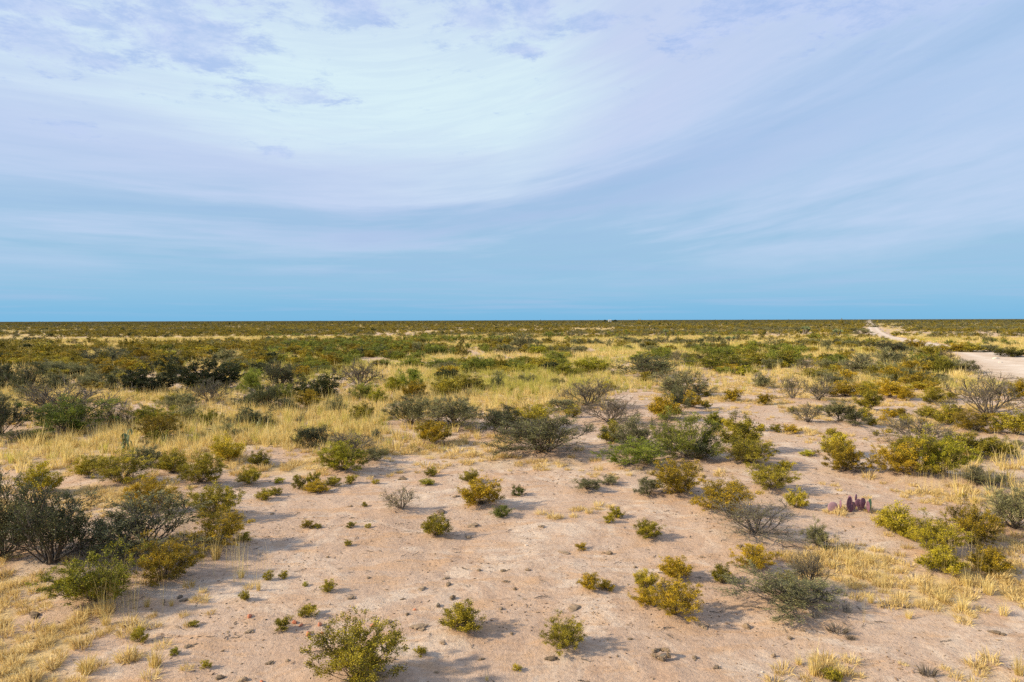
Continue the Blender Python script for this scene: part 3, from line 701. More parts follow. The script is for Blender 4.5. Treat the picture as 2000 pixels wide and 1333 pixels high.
# ------------------------------------------------------------------ hand-placed plants: kind tone x y_base width height | label [| short name]
PLANTS = """
C green 188 1184 148 98 | broad green creosote bush behind tall pale grass stalks, at the dark scrub's foot | broad green bush
C ochre 322 1140 108 84 | ochre creosote bush alone on sand beside the broad green bush | ochre bush by the scrub
T dark 98 1120 175 165 | tall dark thorn shrub with bare crooked branches rising above its grey leaves | tall dark thorn shrub
T grey 5 1105 140 190 | grey-green thorn shrub cut by the picture edge beside the tall dark one |
T grey 285 1080 225 112 | wide grey-green shrub stretching between the dark thorn shrub and the sand | wide grey-green shrub
C ochre 298 1006 92 68 | rusty-topped creosote bush rising behind the wide grey-green shrub |
C olive 417 1014 97 64 | round olive creosote bush on the sand's edge, behind a rusty one | round sand-edge bush
C ochre 428 1074 92 66 | ragged ochre creosote bush behind a single straw tuft with long stalks | ragged bush behind the straw tuft
C yellow 80 972 66 62 | bright yellow-leaved bush standing in grass behind the dark thorn shrubs | bright yellow bush
C olive 172 932 54 36 | small rounded olive bush left of a broader olive one in grass |
C olive 240 952 94 56 | broad olive bush in pale grass, widest of the row behind the scrub | broad olive row bush
T grey 286 917 62 44 | grey-leaved low shrub behind the row of olive bushes |
C olive 338 930 52 42 | compact olive bush touching a taller sparse one in the olive row |
C olive 390 950 78 60 | tall loose olive bush at the end of the row where sand begins | loose end-of-row bush
C pale 445 907 56 46 | pale sparse bush with thin stems standing in short golden grass |
C olive 487 948 40 30 | knee-high olive bush at the edge of the open sand |
C olive 506 912 38 28 | little olive bush in grass just beyond the sand's edge |
T dark 2 862 95 80 | blackish branchy thorn shrub cut by the frame in the golden grass |
B brown 140 832 185 78 | spreading bare branches rising round and behind the bright green bush |
G green 128 850 130 62 | bright green low bush wrapped in bare dark branches in tall grass | bright green bush
B grey 218 838 42 46 | thin grey twiggy shrub beside the bright green bush |
B grey 247 838 36 46 | thin grey twiggy shrub behind the drooping-leaved plant |
C green 300 838 80 36 | green-topped bush growing behind an ochre one in tall grass |
C ochre 308 862 78 42 | rust-coloured bush in tall grass beside the drooping-leaved plant |
C yellow 335 799 40 25 | small yellow-green dome alone in the tall golden grass |
D dark 277 772 98 54 | low flat-topped dark thicket, smaller of the two dark ones | low dark thicket
D dark 398 768 128 76 | tallest black-green thicket standing above the golden grass | big dark thicket
B grey 408 792 88 52 | grey bare shrub with light green sprigs in front of the big dark thicket |
G green 418 762 34 32 | fresh light green sprig bush against the big dark thicket |
G green 492 772 44 52 | light green round-headed bush on a dark stem beside the big thicket |
T dark 58 772 76 68 | dark green scrub clump at the grass edge left of the low thicket |
T dark 4 768 66 62 | dark scrub clump cut by the frame beyond the golden grass |
T dark 545 764 84 64 | dark shrub with whitish lower stalks showing in the grass |
T dark 520 810 54 46 | dark low shrub sitting in grass below the white-stalked one |
G olive 556 787 48 32 | mid-green low bush between two darker shrubs in the grass |
D olive 620 786 70 54 | dense dark olive dome edging the golden grass | dense olive dome
C ochre 602 800 46 30 | rusty low bush at the foot of the dense olive dome |
B grey 705 758 104 46 | grey-green wide shrub of thin arching bare twigs in golden grass |
G olive 708 786 40 28 | soft green low bush paired with a small olive dome in grass |
C green 737 789 35 26 | small olive dome paired with a soft green bush in grass |
C green 772 770 38 30 | green bush left of two others in the greenish grass |
G green 802 763 42 36 | pale feathery bush in greenish grass behind the ochre one |
C ochre 810 784 44 28 | low ochre bush on the golden grass below the feathery one |
C olive 868 778 54 34 | olive bush in the greenish grass above the wide thorn hedge |
C olive 912 766 64 28 | flat wide olive bush in greenish grass |
T olive 800 836 100 56 | leafless-edged thorn shrub forming the left end of the long scrub row | left end of the scrub row
T olive 890 838 130 58 | dense middle of the long olive-grey scrub row | long scrub row
T dark 985 852 112 54 | dark grey thorn shrub at the right end of the long scrub row |
C ochre 843 872 64 40 | solid mustard-coloured bush in front of the long scrub row | mustard bush
C yellow 709 825 44 30 | small yellow bush alone in golden grass |
C green 674 924 86 56 | dense rounded green-yellow bush where golden grass meets the sand | rounded bush at the grass edge
B grey 690 894 92 44 | grey bare twigs rising behind the rounded green-yellow bush |
T grey 733 904 44 24 | low grey-green shrub hugging the rounded green-yellow bush |
T grey 732 862 24 20 | small grey leaning shrublet in short grass |
C ochre 806 880 15 12 | tiny ochre bush in front of the mustard bush |
B grey 588 834 24 26 | sparse grey shrublet alone in short golden grass |
T olive 1060 888 176 74 | big dome of olive-grey scrub at the edge of the open sand | big olive-grey dome
C olive 1035 838 92 44 | olive bush leaning on the back of the big olive-grey dome |
B grey 1145 797 108 54 | dead grey shrub with a fan of bare twigs, on pale grass | dead grey fan shrub
B brown 1192 830 116 52 | dead dark shrub of tangled branches before the grey fan one | tangled dead shrub
C ochre 1298 824 60 40 | brownish dome bush beside a dark stump-like shrub |
T dark 1326 812 42 48 | dark stump-like shrub in shade among the scrub heap |
C ochre 1348 801 42 28 | ochre bush on sand in front of the grey-green scrub heap |
T grey 1335 778 108 54 | grey-green scrub heap behind the brownish dome bush | grey-green scrub heap
C olive 1118 818 28 24 | small olive bush at the foot of the dead grey fan shrub |
C yellow 1188 763 28 16 | small yellow-green tuft bush behind the dead grey fan shrub |
C yellow 1196 868 46 40 | yellow-green sprig bush at the edge of the large green clump |
T olive 1245 888 116 68 | grey-olive half of the large green clump on the sand | grey half of the green clump
G olive 1342 900 122 88 | tall feathery green half of the large clump on the sand | large green clump
G green 1232 916 98 46 | bright green skirt bush at the front foot of the large clump |
T dark 1366 906 56 34 | dark low shrub under the feathery half of the large clump |
C ochre 1328 970 92 66 | ochre bush on bare sand in front of the large green clump | ochre bush before the clump
C ochre 1410 1004 100 62 | rusty creosote bush behind the low bare grey thorn shrub | rusty bush
B grey 1478 1052 172 70 | low spreading bare grey thorn shrub with few green sprigs, on sand | low bare thorn shrub
C olive 1448 884 66 64 | upright olive bush above a wider one on open sand |
C olive 1458 913 94 46 | wide olive bush at the foot of an upright one on open sand | two-tier olive bush
C green 1396 833 34 25 | dark olive small bush on sand beyond the large green clump |
C olive 1403 843 17 11 | tiny olive bush touching a darker one beyond the green clump |
C yellow 1487 843 16 13 | tiny yellowish bush on open sand beyond the two-tier bush |
C ochre 1431 786 32 23 | small brown-gold bush in pale grass on the sand flat |
C ochre 1493 792 26 20 | small brown-gold bush on the sand flat beside a wash of pale grass |
C olive 1379 798 20 13 | tiny bush on the sand by the grey-green scrub heap |
B grey 1437 816 27 15 | leafless tiny shrub on sand beyond the large green clump |
C olive 1424 841 24 20 | sparse small olive bush beside the upright olive one |
T dark 1268 740 130 40 | dark green flat-topped shrub in front of the far golden grass | flat dark green shrub
C green 1155 731 66 28 | bright olive-green bush left of the flat dark green shrub |
C green 1105 737 56 24 | grass-green low bush in the greenish grass band |
C green 1400 726 108 34 | olive-green hedge-like bush right of the flat dark green shrub |
C olive 1474 720 64 32 | olive bush ending the hedge-like row beyond the sand |
T grey 1490 760 38 28 | grey-green shrub at the far side of the sand flat |
B pale 1322 712 38 26 | pale bare bush standing in far golden grass |
B brown 1082 707 18 18 | purplish-grey dead bush in far golden grass |
B grey 1932 818 138 86 | vase-shaped bare shrub with crooked grey trunks, by the pale road | vase-shaped bare shrub
C ochre 1990 785 40 36 | yellowish bush tucked against the vase-shaped bare shrub |
C ochre 1905 850 76 38 | dark ochre bush at the foot of the vase-shaped bare shrub |
C olive 1985 858 74 40 | olive bush cut by the frame below the vase-shaped bare shrub |
B grey 1800 874 132 50 | grey bare shrub of arching twigs behind the widest olive bush |
C ochre 1748 938 84 64 | ochre end of the widest olive mass on the right-hand sand |
C olive 1795 942 90 72 | olive middle of the widest bush mass, fronted by dry grass | widest olive bush
C green 1838 945 84 76 | dark green end of the widest bush mass |
C olive 1632 892 54 42 | upper olive bush of a pair on the sand track |
C ochre 1652 927 82 56 | lower ochre bush of a pair on the sand track | lower bush of the pair
C olive 1750 1046 64 60 | olive bush beside the purple prickly pear |  bush beside the cactus
C olive 1776 1056 40 24 | low trailing bush at the foot of the one beside the cactus |
C yellow 1825 1088 88 72 | leafy yellow-green bush joined to a lower one, beyond the cactus | yellow-green double bush
C yellow 1842 1125 66 50 | lower front bush joined to the leafy yellow-green one |
C ochre 1898 1070 82 84 | tall rusty bush beside the grey shrub at the picture edge | tall rusty bush
C ochre 1931 1122 58 54 | small rounded bush in front of the tall rusty one |
T grey 1985 1046 116 92 | grey-green shrub cut by the frame beside the tall rusty bush |
T grey 1548 1186 190 60 | low sprawling grey-green shrub beneath a dead dark branch | sprawling grey shrub
B brown 1584 1156 86 84 | dead dark forked branch rising out of the sprawling grey shrub | dead forked branch
C yellow 1538 1146 34 28 | yellow-green sprig inside the sprawling grey shrub |
C ochre 1470 1113 78 44 | gold-leaved bush behind the sprawling grey shrub |
C olive 1410 1141 38 36 | small upright olive bush left of the sprawling grey shrub |
C ochre 1320 1130 60 38 | loose gold bush behind the round rusty bush |
C pale 1260 1152 44 36 | thin pale bush touching the back of the round rusty bush |
C ochre 1264 1180 50 28 | low rusty bush joined to the left of the round rusty one |
C ochre 1316 1205 92 74 | round rusty bush casting a long shadow on bare sand | round rusty bush
C ochre 1152 1152 40 30 | small rusty bush paired with a lower one on bare sand | paired rusty bushlets
C ochre 1184 1153 28 17 | lower of two paired rusty bushlets on bare sand |
C olive 1098 1268 78 62 | wide-armed small olive bush with a long shadow, low on bare sand | wide-armed bush
C olive 1263 1052 48 32 | small olive bush alone on open sand beyond the knobbly clod | lone small olive bush
C yellow 1205 1013 24 21 | small yellowish bush at the end of a strip of pale grass |
C yellow 1190 1022 19 17 | tiny yellowish bush in a strip of pale grass |
T grey 1147 958 52 20 | flat grey-green sprawling shrublet on bare sand |
T grey 1187 948 38 18 | flat grey twiggy shrublet beside a greener one on sand |
T grey 1266 972 52 30 | spiky grey-green shrublet beside the ochre bush on sand |
G dark 1012 969 24 18 | dark green knot of leaves on bare sand |
C olive 697 1340 160 132 | largest creosote bush in front, with wiry stems and small leaves, cut below | largest front bush
C olive 852 1049 50 40 | small neat olive bush in the middle of the bare sand | neat mid-sand bush
C ochre 941 990 74 48 | compact gold-olive bush on the far half of the bare sand | compact gold bush
C pale 902 1232 74 56 | thin see-through bush right of the largest front bush | thin see-through bush
B pale 785 998 64 42 | yellowish nearly leafless bush, see-through, on bare sand | leafless yellowish bush
C pale 917 944 34 24 | pale small bush on sand behind the compact gold bush |
C olive 842 932 22 18 | tiny olive bush near the far edge of the sand |
G dark 981 1011 34 20 | dark green flat plant beside the compact gold bush |
C olive 1557 995 38 36 | small olive bush left of the purple prickly pear |
T grey 1595 1072 46 54 | upright grey-green shrub behind the sprawling grey one |
C olive 1503 964 80 44 | loose olive bush on sand behind the low bare thorn shrub |
C yellow 1533 921 28 18 | small yellow bush beyond the loose olive one |
T grey 1912 953 86 28 | grey-green low shrub in dry grass beside the widest olive bush |
C olive 1627 1330 32 24 | small olive sprig in dry grass at the bottom of the picture |
C olive 1890 898 74 40 | olive bush in dry grass right of the grey arching twigs |
C olive 1947 896 56 34 | rounded olive bush in dry grass near the frame |
T grey 1852 876 30 28 | small grey-green upright shrub beside the arching grey twigs |
T grey 1983 878 38 16 | low grey shrub cut by the frame in dry grass |
B grey 1548 787 58 42 | grey bare shrub on the sand flat, left of a similar pair | first bare shrub of the flat
B grey 1598 790 66 46 | bare many-stemmed shrub on the flat, right of its similar neighbour |
C ochre 1650 777 68 28 | low rusty bush row beside the bare shrubs of the flat |
C olive 1690 770 38 22 | small olive bush ending the low rusty row |
B grey 1580 834 66 36 | pale arching dead twigs beside a greener shrub on the sand flat |
T olive 1640 834 66 36 | greener half of the low twiggy shrub on the sand flat | twiggy shrub of the flat
T grey 1672 836 50 20 | grey trailing end of the low twiggy shrub on the sand flat |
T grey 1690 736 114 40 | wide grey shrub beyond the sand flat, below the track | wide grey far shrub
T grey 1742 716 64 32 | grey shrub beside the track with darker top |
C olive 1715 740 44 24 | olive bush at the foot of the wide grey far shrub |
B grey 1575 730 54 28 | grey bare shrub at the far rim of the sand flat |
C ochre 1779 732 48 26 | gold-brown bush between the sand flat and the pale road |
T grey 1884 731 56 26 | grey-green shrub on the near verge of the pale road |
B brown 1903 731 30 22 | dark dead shrub at the near verge of the pale road |
C olive 1815 704 44 26 | olive bush on the track's bend |
B brown 1843 707 44 22 | brown dead shrub on the track's bend |
C ochre 1785 684 34 20 | gold bush beside the narrow track |
T dark 1738 692 76 24 | dark shrub mass on the left of the narrow track | dark mass by the track
C ochre 1868 689 40 18 | gold bush on the far verge of the pale road |
C olive 1896 690 32 17 | olive bush on the far verge of the pale road |
T grey 1930 689 64 16 | long grey shrub on the far verge of the pale road |
C dark 1975 699 52 17 | dark bush overhanging the far edge of the pale road |
C olive 1842 688 40 12 | olive bush in the bend between narrow track and pale road |
T grey 1684 655 34 11 | grey bush on the left shoulder of the far track |
C olive 1757 658 30 9 | olive bush on the right shoulder of the far track |
T grey 1020 682 50 26 | grey shrub standing out in the far scrub behind golden grass |
C olive 1698 806 42 42 | two-headed olive bush on the sand flat | two-headed bush
C ochre 1737 782 56 32 | rusty bush, largest of the scattered ones on the sand flat |
C olive 1852 836 46 38 | loose olive bush left of the vase-shaped bare shrub's foot |
C olive 1822 791 38 30 | upright gold bush among the scattered ones on the sand flat |
C ochre 1767 784 34 24 | gold bush with pale grass at its foot on the sand flat |
C olive 1811 818 38 22 | spreading small bush on the flat near the vase-shaped shrub |
T dark 190 715 90 34 | dark thorn thicket beyond the grass, left of the big dark thicket |
T grey 225 708 60 30 | grey thorn shrub joined to the dark thicket beyond the grass |
T olive 450 712 60 30 | olive-grey scrub shoulder right of the big dark thicket |
"""
# small plants: tone x y w h
SEEDLINGS = """olive 584 955 21 27;olive 613 947 23 25;ochre 617 962 42 22;olive 650 950 25 19;olive 685 945 19 17;olive 734 945 13 9;olive 518 977 30 21;olive 539 967 21 15
ochre 603 1031 24 13;olive 622 1032 11 9;olive 685 1031 15 11;olive 680 1066 13 11;olive 524 1132 17 17;olive 554 1130 14 15;olive 640 1156 22 23;green 596 1145 10 8;olive 601 1205 30 23
olive 553 1230 28 23;pale 822 1280 21 17;olive 719 1031 11 8;green 546 944 17 11;green 835 947 24 12;olive 377 1224 18 11;olive 273 1254 25 27;olive 403 1305 17 14;olive 478 1172 16 19
green 341 1280 15 15;olive 477 1056 25 15;olive 1515 844 20 15;ochre 1546 846 28 17;ochre 1625 851 19 13;olive 1711 852 10 12;olive 1704 833 15 17;olive 1687 822 24 25;ochre 1736 815 24 17
ochre 1759 813 20 16;ochre 1727 825 17 15;olive 1769 834 20 25;ochre 1801 828 15 10;olive 1737 846 12 9;olive 1856 781 22 15;green 1578 891 26 11;ochre 1135 1073 20 11;olive 1548 805 16 10
olive 1600 802 13 10;ochre 1750 766 22 14;olive 1790 762 26 15;olive 1700 760 20 12;ochre 1826 770 20 13;olive 1870 805 16 12;olive 455 975 12 9;olive 866 1016 8 6;olive 712 990 10 9;pale 1010 1310 15 12;olive 1380 775 14 9"""
CLODS = """1292 1290 40 27;1078 1290 31 13;1190 1085 21 15;1058 1032 17 12;1006 1153 13 9;1458 1230 27 19;1373 1226 31 11;1357 1287 19 9;1400 1306 21 9;1030 1115 17 8;1123 1190 48 9;1100 1080 28 6;1445 1070 16 9
820 1229 43 15;885 1172 23 15;875 1145 25 12;870 1132 20 8;760 1217 23 10;687 1170 21 9;796 1202 15 8;852 1316 15 9;787 1172 13 6;916 1053 18 12;528 1298 21 11;926 1029 36 10;860 1003 40 11;890 972 21 8
685 991 11 8;786 938 28 11;935 1116 16 7;978 1192 19 10;987 1138 17 8;983 1117 21 8;864 1258 17 9;562 1292 15 7;825 1152 31 8;687 1014 12 6;531 1006 13 7;252 1224 31 17;428 1328 27 14;475 1332 30 14;68 1205 31 16
367 1264 25 7;488 1236 23 9;1542 1250 17 11;1511 1285 19 13;1945 1238 31 10;1766 1187 22 11;1230 1250 14 7;1585 1290 16 9;1000 1240 15 7;940 1290 16 8;770 1290 12 7;720 1130 12 6;640 1090 12 6;1240 1110 14 7;1370 1090 14 7"""
GREYMATS = """1591 1209 28 20;1655 1199 24 30;1636 1236 62 16;1662 1251 24 13;1812 1321 48 24"""
STONES = """red 575 1217 15 7;red 588 1222 11 6;red 624 1222 13 9;red 602 1241 14 11;red 630 1238 8 6;red 729 1223 15 8;red 698 1236 15 7;red 511 1333 11 7;red 487 1206 15 9;red 810 1192 8 5;dark 856 1185 14 11;dark 351 1168 14 8
dark 359 1174 17 7;pale 1028 1066 7 4;pale 1489 1314 7 4;pale 1945 702 15 6;pale 1954 709 10 4;pale 1790 665 11 4;pale 1736 695 7 8;pale 1976 703 9 3"""
STICKS = """1542 1071 30;1745 1189 46;1468 1186 42;607 1279 42;627 1259 20;1058 1171 32;1300 1120 30;1400 1196 26;585 1118 20;1140 1330 24;1850 1255 26;520 1050 18"""
TUFTS = """170 1320 62 40;247 1293 66 38;302 1306 66 42;208 1223 40 27;287 1188 26 20;335 1186 18 18;160 1267 66 26;100 1237 34 22;30 1302 60 26;62 1332 70 28;505 1156 20 24;471 1131 30 24;370 1149 40 18;396 1159 26 15
487 1151 36 14;422 1098 44 50;205 1206 50 30;120 1290 40 24;1590 1322 60 50;1935 1297 60 32;1990 1322 44 42;1640 1325 40 30;1660 1110 40 30;1625 1112 34 22;1700 1106 30 24;1840 1178 44 30;1880 1196 50 34;1930 1165 50 38;1890 1150 40 30
1810 1150 40 24;1960 1205 40 26;951 1331 16 13;1775 1210 30 20;1120 1012 26 14;1150 1004 30 14;1095 1014 20 12;1700 1180 30 24;1560 1300 30 22"""


def parse():
    out = []
    for ln in PLANTS.strip().splitlines():
        p = [q.strip() for q in ln.split('|')]
        k, tone, x, y, w, h = p[0].split()
        out.append((k, tone, float(x), float(y), float(w), float(h), p[1], p[2] if len(p) > 2 else ''))
    return out


PL = parse()
# low mounds of blown sand under the larger plants
mm = []
for k, tone, x, y, w, h, lab, short in PL:
    if w >= 40 and y > 780:
        p, d = at(x, y - .08 * h, False)
        mw = w * d / F
        mm.append((p[0], p[1], mw * .55, min(.16, .11 * mw)))
MOUNDS = np.array(mm)
ff = []
for k, tone, x, y, w, h, lab, short in PL:
    if w >= 34 and y > 700 and k != 'B':
        p, d = at(x, y - .08 * h, False)
        ff.append((p[0], p[1], .46 * w * d / F))
FEET = np.array(ff)


def ground():
    th = np.concatenate([np.linspace(-R(180), -R(48), 40)[:-1], np.linspace(-R(48), R(48), 430), np.linspace(R(48), R(180), 40)[1:]])
    r = [0.4, 2.0, 4.0]
    while r[-1] < 16000:
        q = r[-1]
        r.append(q * (1.16 if q < 5.5 else 1.0058 if q < 34 else 1.016 if q < 90 else 1.05 if q < 1200 else 1.25))
    r = np.array(r)
    r = np.minimum(r, 16000)
    RR, TT = np.meshgrid(r, th, indexing='ij')
    x, y = RR * np.sin(TT), RR * np.cos(TT)
    z = np.zeros_like(x)
    for i in range(len(r)):
        z[i] = terr(x[i], y[i])
    rd = road_dist(x, y)
    z = np.where(rd < 3, z * np.clip(rd / 3, 0, 1) - .02 * np.clip(1 - rd, 0, 1), z)
    nt = len(th)
    v = np.stack([x, y, z], -1).reshape(-1, 3)
    i = np.arange(len(r) - 1)[:, None] * nt + np.arange(nt - 1)[None]
    q = np.stack([i, i + nt, i + nt + 1, i + 1], -1).reshape(-1, 4)[:, ::-1]
    c0 = len(v)
    v = np.concatenate([v, [(0, 0, z[0].mean())]])
    k = np.arange(nt - 1)
    fan = np.stack([np.full(nt - 1, c0), k, k + 1], -1)[:, ::-1]
    me = mesh_np('ground', v, [q, fan], ground_mat(), smooth=True)
    tall, short, g = grass_density(v[:, 0], v[:, 1])
    a = me.attributes.new('cover', 'FLOAT', 'POINT')
    a.data.foreach_set('value', np.clip(np.maximum(tall * 1.1, short * .8), 0, 1).astype(np.float32))
    lit = np.zeros(len(v))
    for mx, my, mr, mh in MOUNDS:
        d2 = ((v[:, 0] - mx) ** 2 + (v[:, 1] - my) ** 2) / (mr * mr * .9)
        lit = np.maximum(lit, np.exp(-d2 ** 1.4))
    a = me.attributes.new('litter', 'FLOAT', 'POINT')
    a.data.foreach_set('value', lit.astype(np.float32))
    a = me.attributes.new('scrub', 'FLOAT', 'POINT')
    rr_ = np.hypot(v[:, 0], v[:, 1])
    a.data.foreach_set('value', (np.clip((rr_ - 350) / 700, 0, 1) * np.clip(road_dist(v[:, 0], v[:, 1]) / 4, 0, 1)).astype(np.float32))
    o = link('ground', me)
    tag(o, 'flat pinkish desert sand with thin straw and plant litter', None, None, 'structure')

    # the track: a strip with a ragged edge
    pts, ws = [], []
    for (ax, ay, aw), (bx, by, bw) in zip(ROAD[:-1], ROAD[1:]):
        L = math.hypot(bx - ax, by - ay)
        n = max(2, int(L / (1.2 if ay < 260 else 12)))
        for t in np.arange(n) / n:
            pts.append((ax + (bx - ax) * t, ay + (by - ay) * t))
            ws.append(aw + (bw - aw) * t)
    pts, ws = np.array(pts), np.array(ws)
    for _ in range(8):
        pts[1:-1] = (pts[:-2] + 2 * pts[1:-1] + pts[2:]) / 4
    tg = np.gradient(pts, axis=0)
    tg /= np.linalg.norm(tg, axis=1, keepdims=True)
    nr = np.stack([tg[:, 1], -tg[:, 0]], -1)
    K = 17
    rows = []
    for j in range(K):
        f = j / (K - 1) * 2 - 1
        jag = 1 + .32 * (fbm(pts[:, 0], pts[:, 1], 3.0, 3, 5.0 if f < 0 else 31.0) - .5) * 2
        xy = pts + nr * (f * ws * (jag if abs(f) > .9 else 1))[:, None]
        zz = .012 + .02 * (fbm(xy[:, 0], xy[:, 1], 1.5, 2) - .5) - .03 * np.exp(-((abs(f) - .45) / .16) ** 2) + (.02 if abs(f) < .9 else -.015)
        rows.append(np.column_stack([xy, zz + .02]))
    v = np.stack(rows, 1).reshape(-1, 3)
    i = np.arange(len(pts) - 1)[:, None] * K + np.arange(K - 1)[None]
    q = np.stack([i, i + 1, i + K + 1, i + K], -1).reshape(-1, 4)[:, ::-1]
    rme = mesh_np('dirt_road', v, [q], road_mat(), smooth=True)
    fr = np.tile(np.abs(np.linspace(-1, 1, K)), len(pts))
    for an, val in (('rut', np.exp(-((fr - .45) / .18) ** 2)), ('verge', np.clip((fr - .6) / .4, 0, 1))):
        a = rme.attributes.new(an, 'FLOAT', 'POINT')
        a.data.foreach_set('value', val.astype(np.float32))
    o = link('dirt_road', rme)
    tag(o, 'pale caliche track running to the horizon', None, None, 'structure')


ground()

# ------------------------------------------------------------------ plants from the list
RNG = np.random.default_rng(11)
SHORT_AT = []                                # landmarks for the labels of small things
for k, tone, x, y, w, h, lab, short in PL:
    p, d = at(x, y - .07 * h)
    f = np.interp(y, [700, 1000, 1330], [1.0, .95, .86])
    if y < 800 and x < 700:
        f *= .86
    if 735 < y < 872 and x < 1000:
        f *= 1.04                              # standing in tall grass
    place_shrub(k, tone, p, 0.93 * w * d / F, (.93 if h > 50 else 1.0) * h * d / F * f, w, RNG, lab)
    if short:
        SHORT_AT.append((x, y, short))
SHORT_AT += [(1662, 998, 'purple prickly pear'), (247, 882, 'drooping-leaved plant'), (1292, 1290, 'big curled dung lump'), (422, 1098, 'long-stalked straw tuft')]
USED = set()


def autolabel(x, y, heads, size, reach=None):
    """'<what> <where> the <landmark>': the nearest landmarks first, until the label is unique."""
    order = sorted(SHORT_AT, key=lambda s: math.hypot(s[0] - x, (s[1] - y) * 1.6))
    for lx, ly, s in order[:6]:
        if math.hypot(lx - x, ly - y) < 4:
            continue
        dx, dy = x - lx, y - ly
        if reach and math.hypot(dx, dy) > reach:
            continue
        far = math.hypot(dx, dy) > 120
        if abs(dx) > abs(dy) * 1.3:
            where = ('well ' if far else 'just ') + ('right of' if dx > 0 else 'left of')
        else:
            where = ('well ' if far else 'just ') + ('in front of' if dy > 0 else 'behind')
        for hd in heads:
            t = '%s %s the %s' % (hd, where, s)
            if t not in USED:
                USED.add(t)
                return t
    if reach:
        return None
    t = '%s, not far from the %s' % (heads[0], order[0][2])
    USED.add(t)
    return t


def words_size(w, small=13, big=24):
    return 'tiny' if w < small else 'small' if w < big else 'larger'


for it in SEEDLINGS.replace('\n', ';').split(';'):
    tone, x, y, w, h = it.split()
    x, y, w, h = map(float, (x, y, w, h))
    p, d = at(x, y)
    s = words_size(w)
    lab = autolabel(x, y, ['%s %s creosote seedling' % (s, {'olive': 'olive', 'ochre': 'rusty', 'green': 'green', 'pale': 'pale'}[tone]), 'stunted creosote seedling' if h < w * .8 else 'upright creosote seedling',
                           'low leafy seedling' if w > h else 'slim leafy seedling'], s)
    place_shrub('C', tone, p, w * d / F, h * d / F * .92, max(w, 14), RNG, lab, 'creosote seedlings on the sand', 'seedling')


# ------------------------------------------------------------------ lumps, stones, sticks
def ico(sub=1):
    t = (1 + 5 ** .5) / 2
    v = np.array([(-1, t, 0), (1, t, 0), (-1, -t, 0), (1, -t, 0), (0, -1, t), (0, 1, t), (0, -1, -t), (0, 1, -t), (t, 0, -1), (t, 0, 1), (-t, 0, -1), (-t, 0, 1)], float)
    f = np.array([(0, 11, 5), (0, 5, 1), (0, 1, 7), (0, 7, 10), (0, 10, 11), (1, 5, 9), (5, 11, 4), (11, 10, 2), (10, 7, 6), (7, 1, 8), (3, 9, 4), (3, 4, 2), (3, 2, 6), (3, 6, 8), (3, 8, 9), (4, 9, 5), (2, 4, 11),
                  (6, 2, 10), (8, 6, 7), (9, 8, 1)])
    v /= np.linalg.norm(v, axis=1, keepdims=True)
    for _ in range(sub):
        vl, nf, mid = list(v), [], {}

        def m(a, b):
            k = (min(a, b), max(a, b))
            if k not in mid:
                vl.append(unit((vl[a] + vl[b]) / 2))
                mid[k] = len(vl) - 1
            return mid[k]
        for a, b, c in f:
            ab, bc, ca = m(a, b), m(b, c), m(c, a)
            nf += [(a, ab, ca), (b, bc, ab), (c, ca, bc), (ab, bc, ca)]
        v, f = np.array(vl), np.array(nf)
    return v, f


def lump(rng, sub=1, rough=.28, flat=.7):
    v, f = ico(sub)
    v = v * (1 + rng.normal(size=(len(v), 1)) * rough * .5)
    # a few flat broken faces
    for _ in range(5):
        n = unit(rng.normal(size=3))
        dd = v @ n
        lim = rng.uniform(.62, .9)
        v = v - np.maximum(dd - lim, 0)[:, None] * n
    return v * (1, rng.uniform(.7, 1), flat), f


def heap(rng, n, sub=1):
    """A crumbly clod: lumps of different sizes leaning together, unit width."""
    V, Fc, o = [], [], 0
    for k in range(n):
        v, f = lump(rng, sub, .4, rng.uniform(.5, .8))
        s = rng.uniform(.12, .30) if k else .34
        a = rng.uniform(0, 6.28)
        rr = abs(rng.normal()) * .24 if k else 0
        c, sn = math.cos(a), math.sin(a)
        v = v @ np.array(((c, sn, 0), (-sn, c, 0), (0, 0, 1))) * s
        v = v + (math.cos(a) * rr, math.sin(a) * rr * .8, max(.05, s * .55 + rng.uniform(-.04, .12) - .3 * rr))
        V.append(v)
        Fc.append(f + o)
        o += len(v)
    return np.concatenate(V), np.concatenate(Fc)


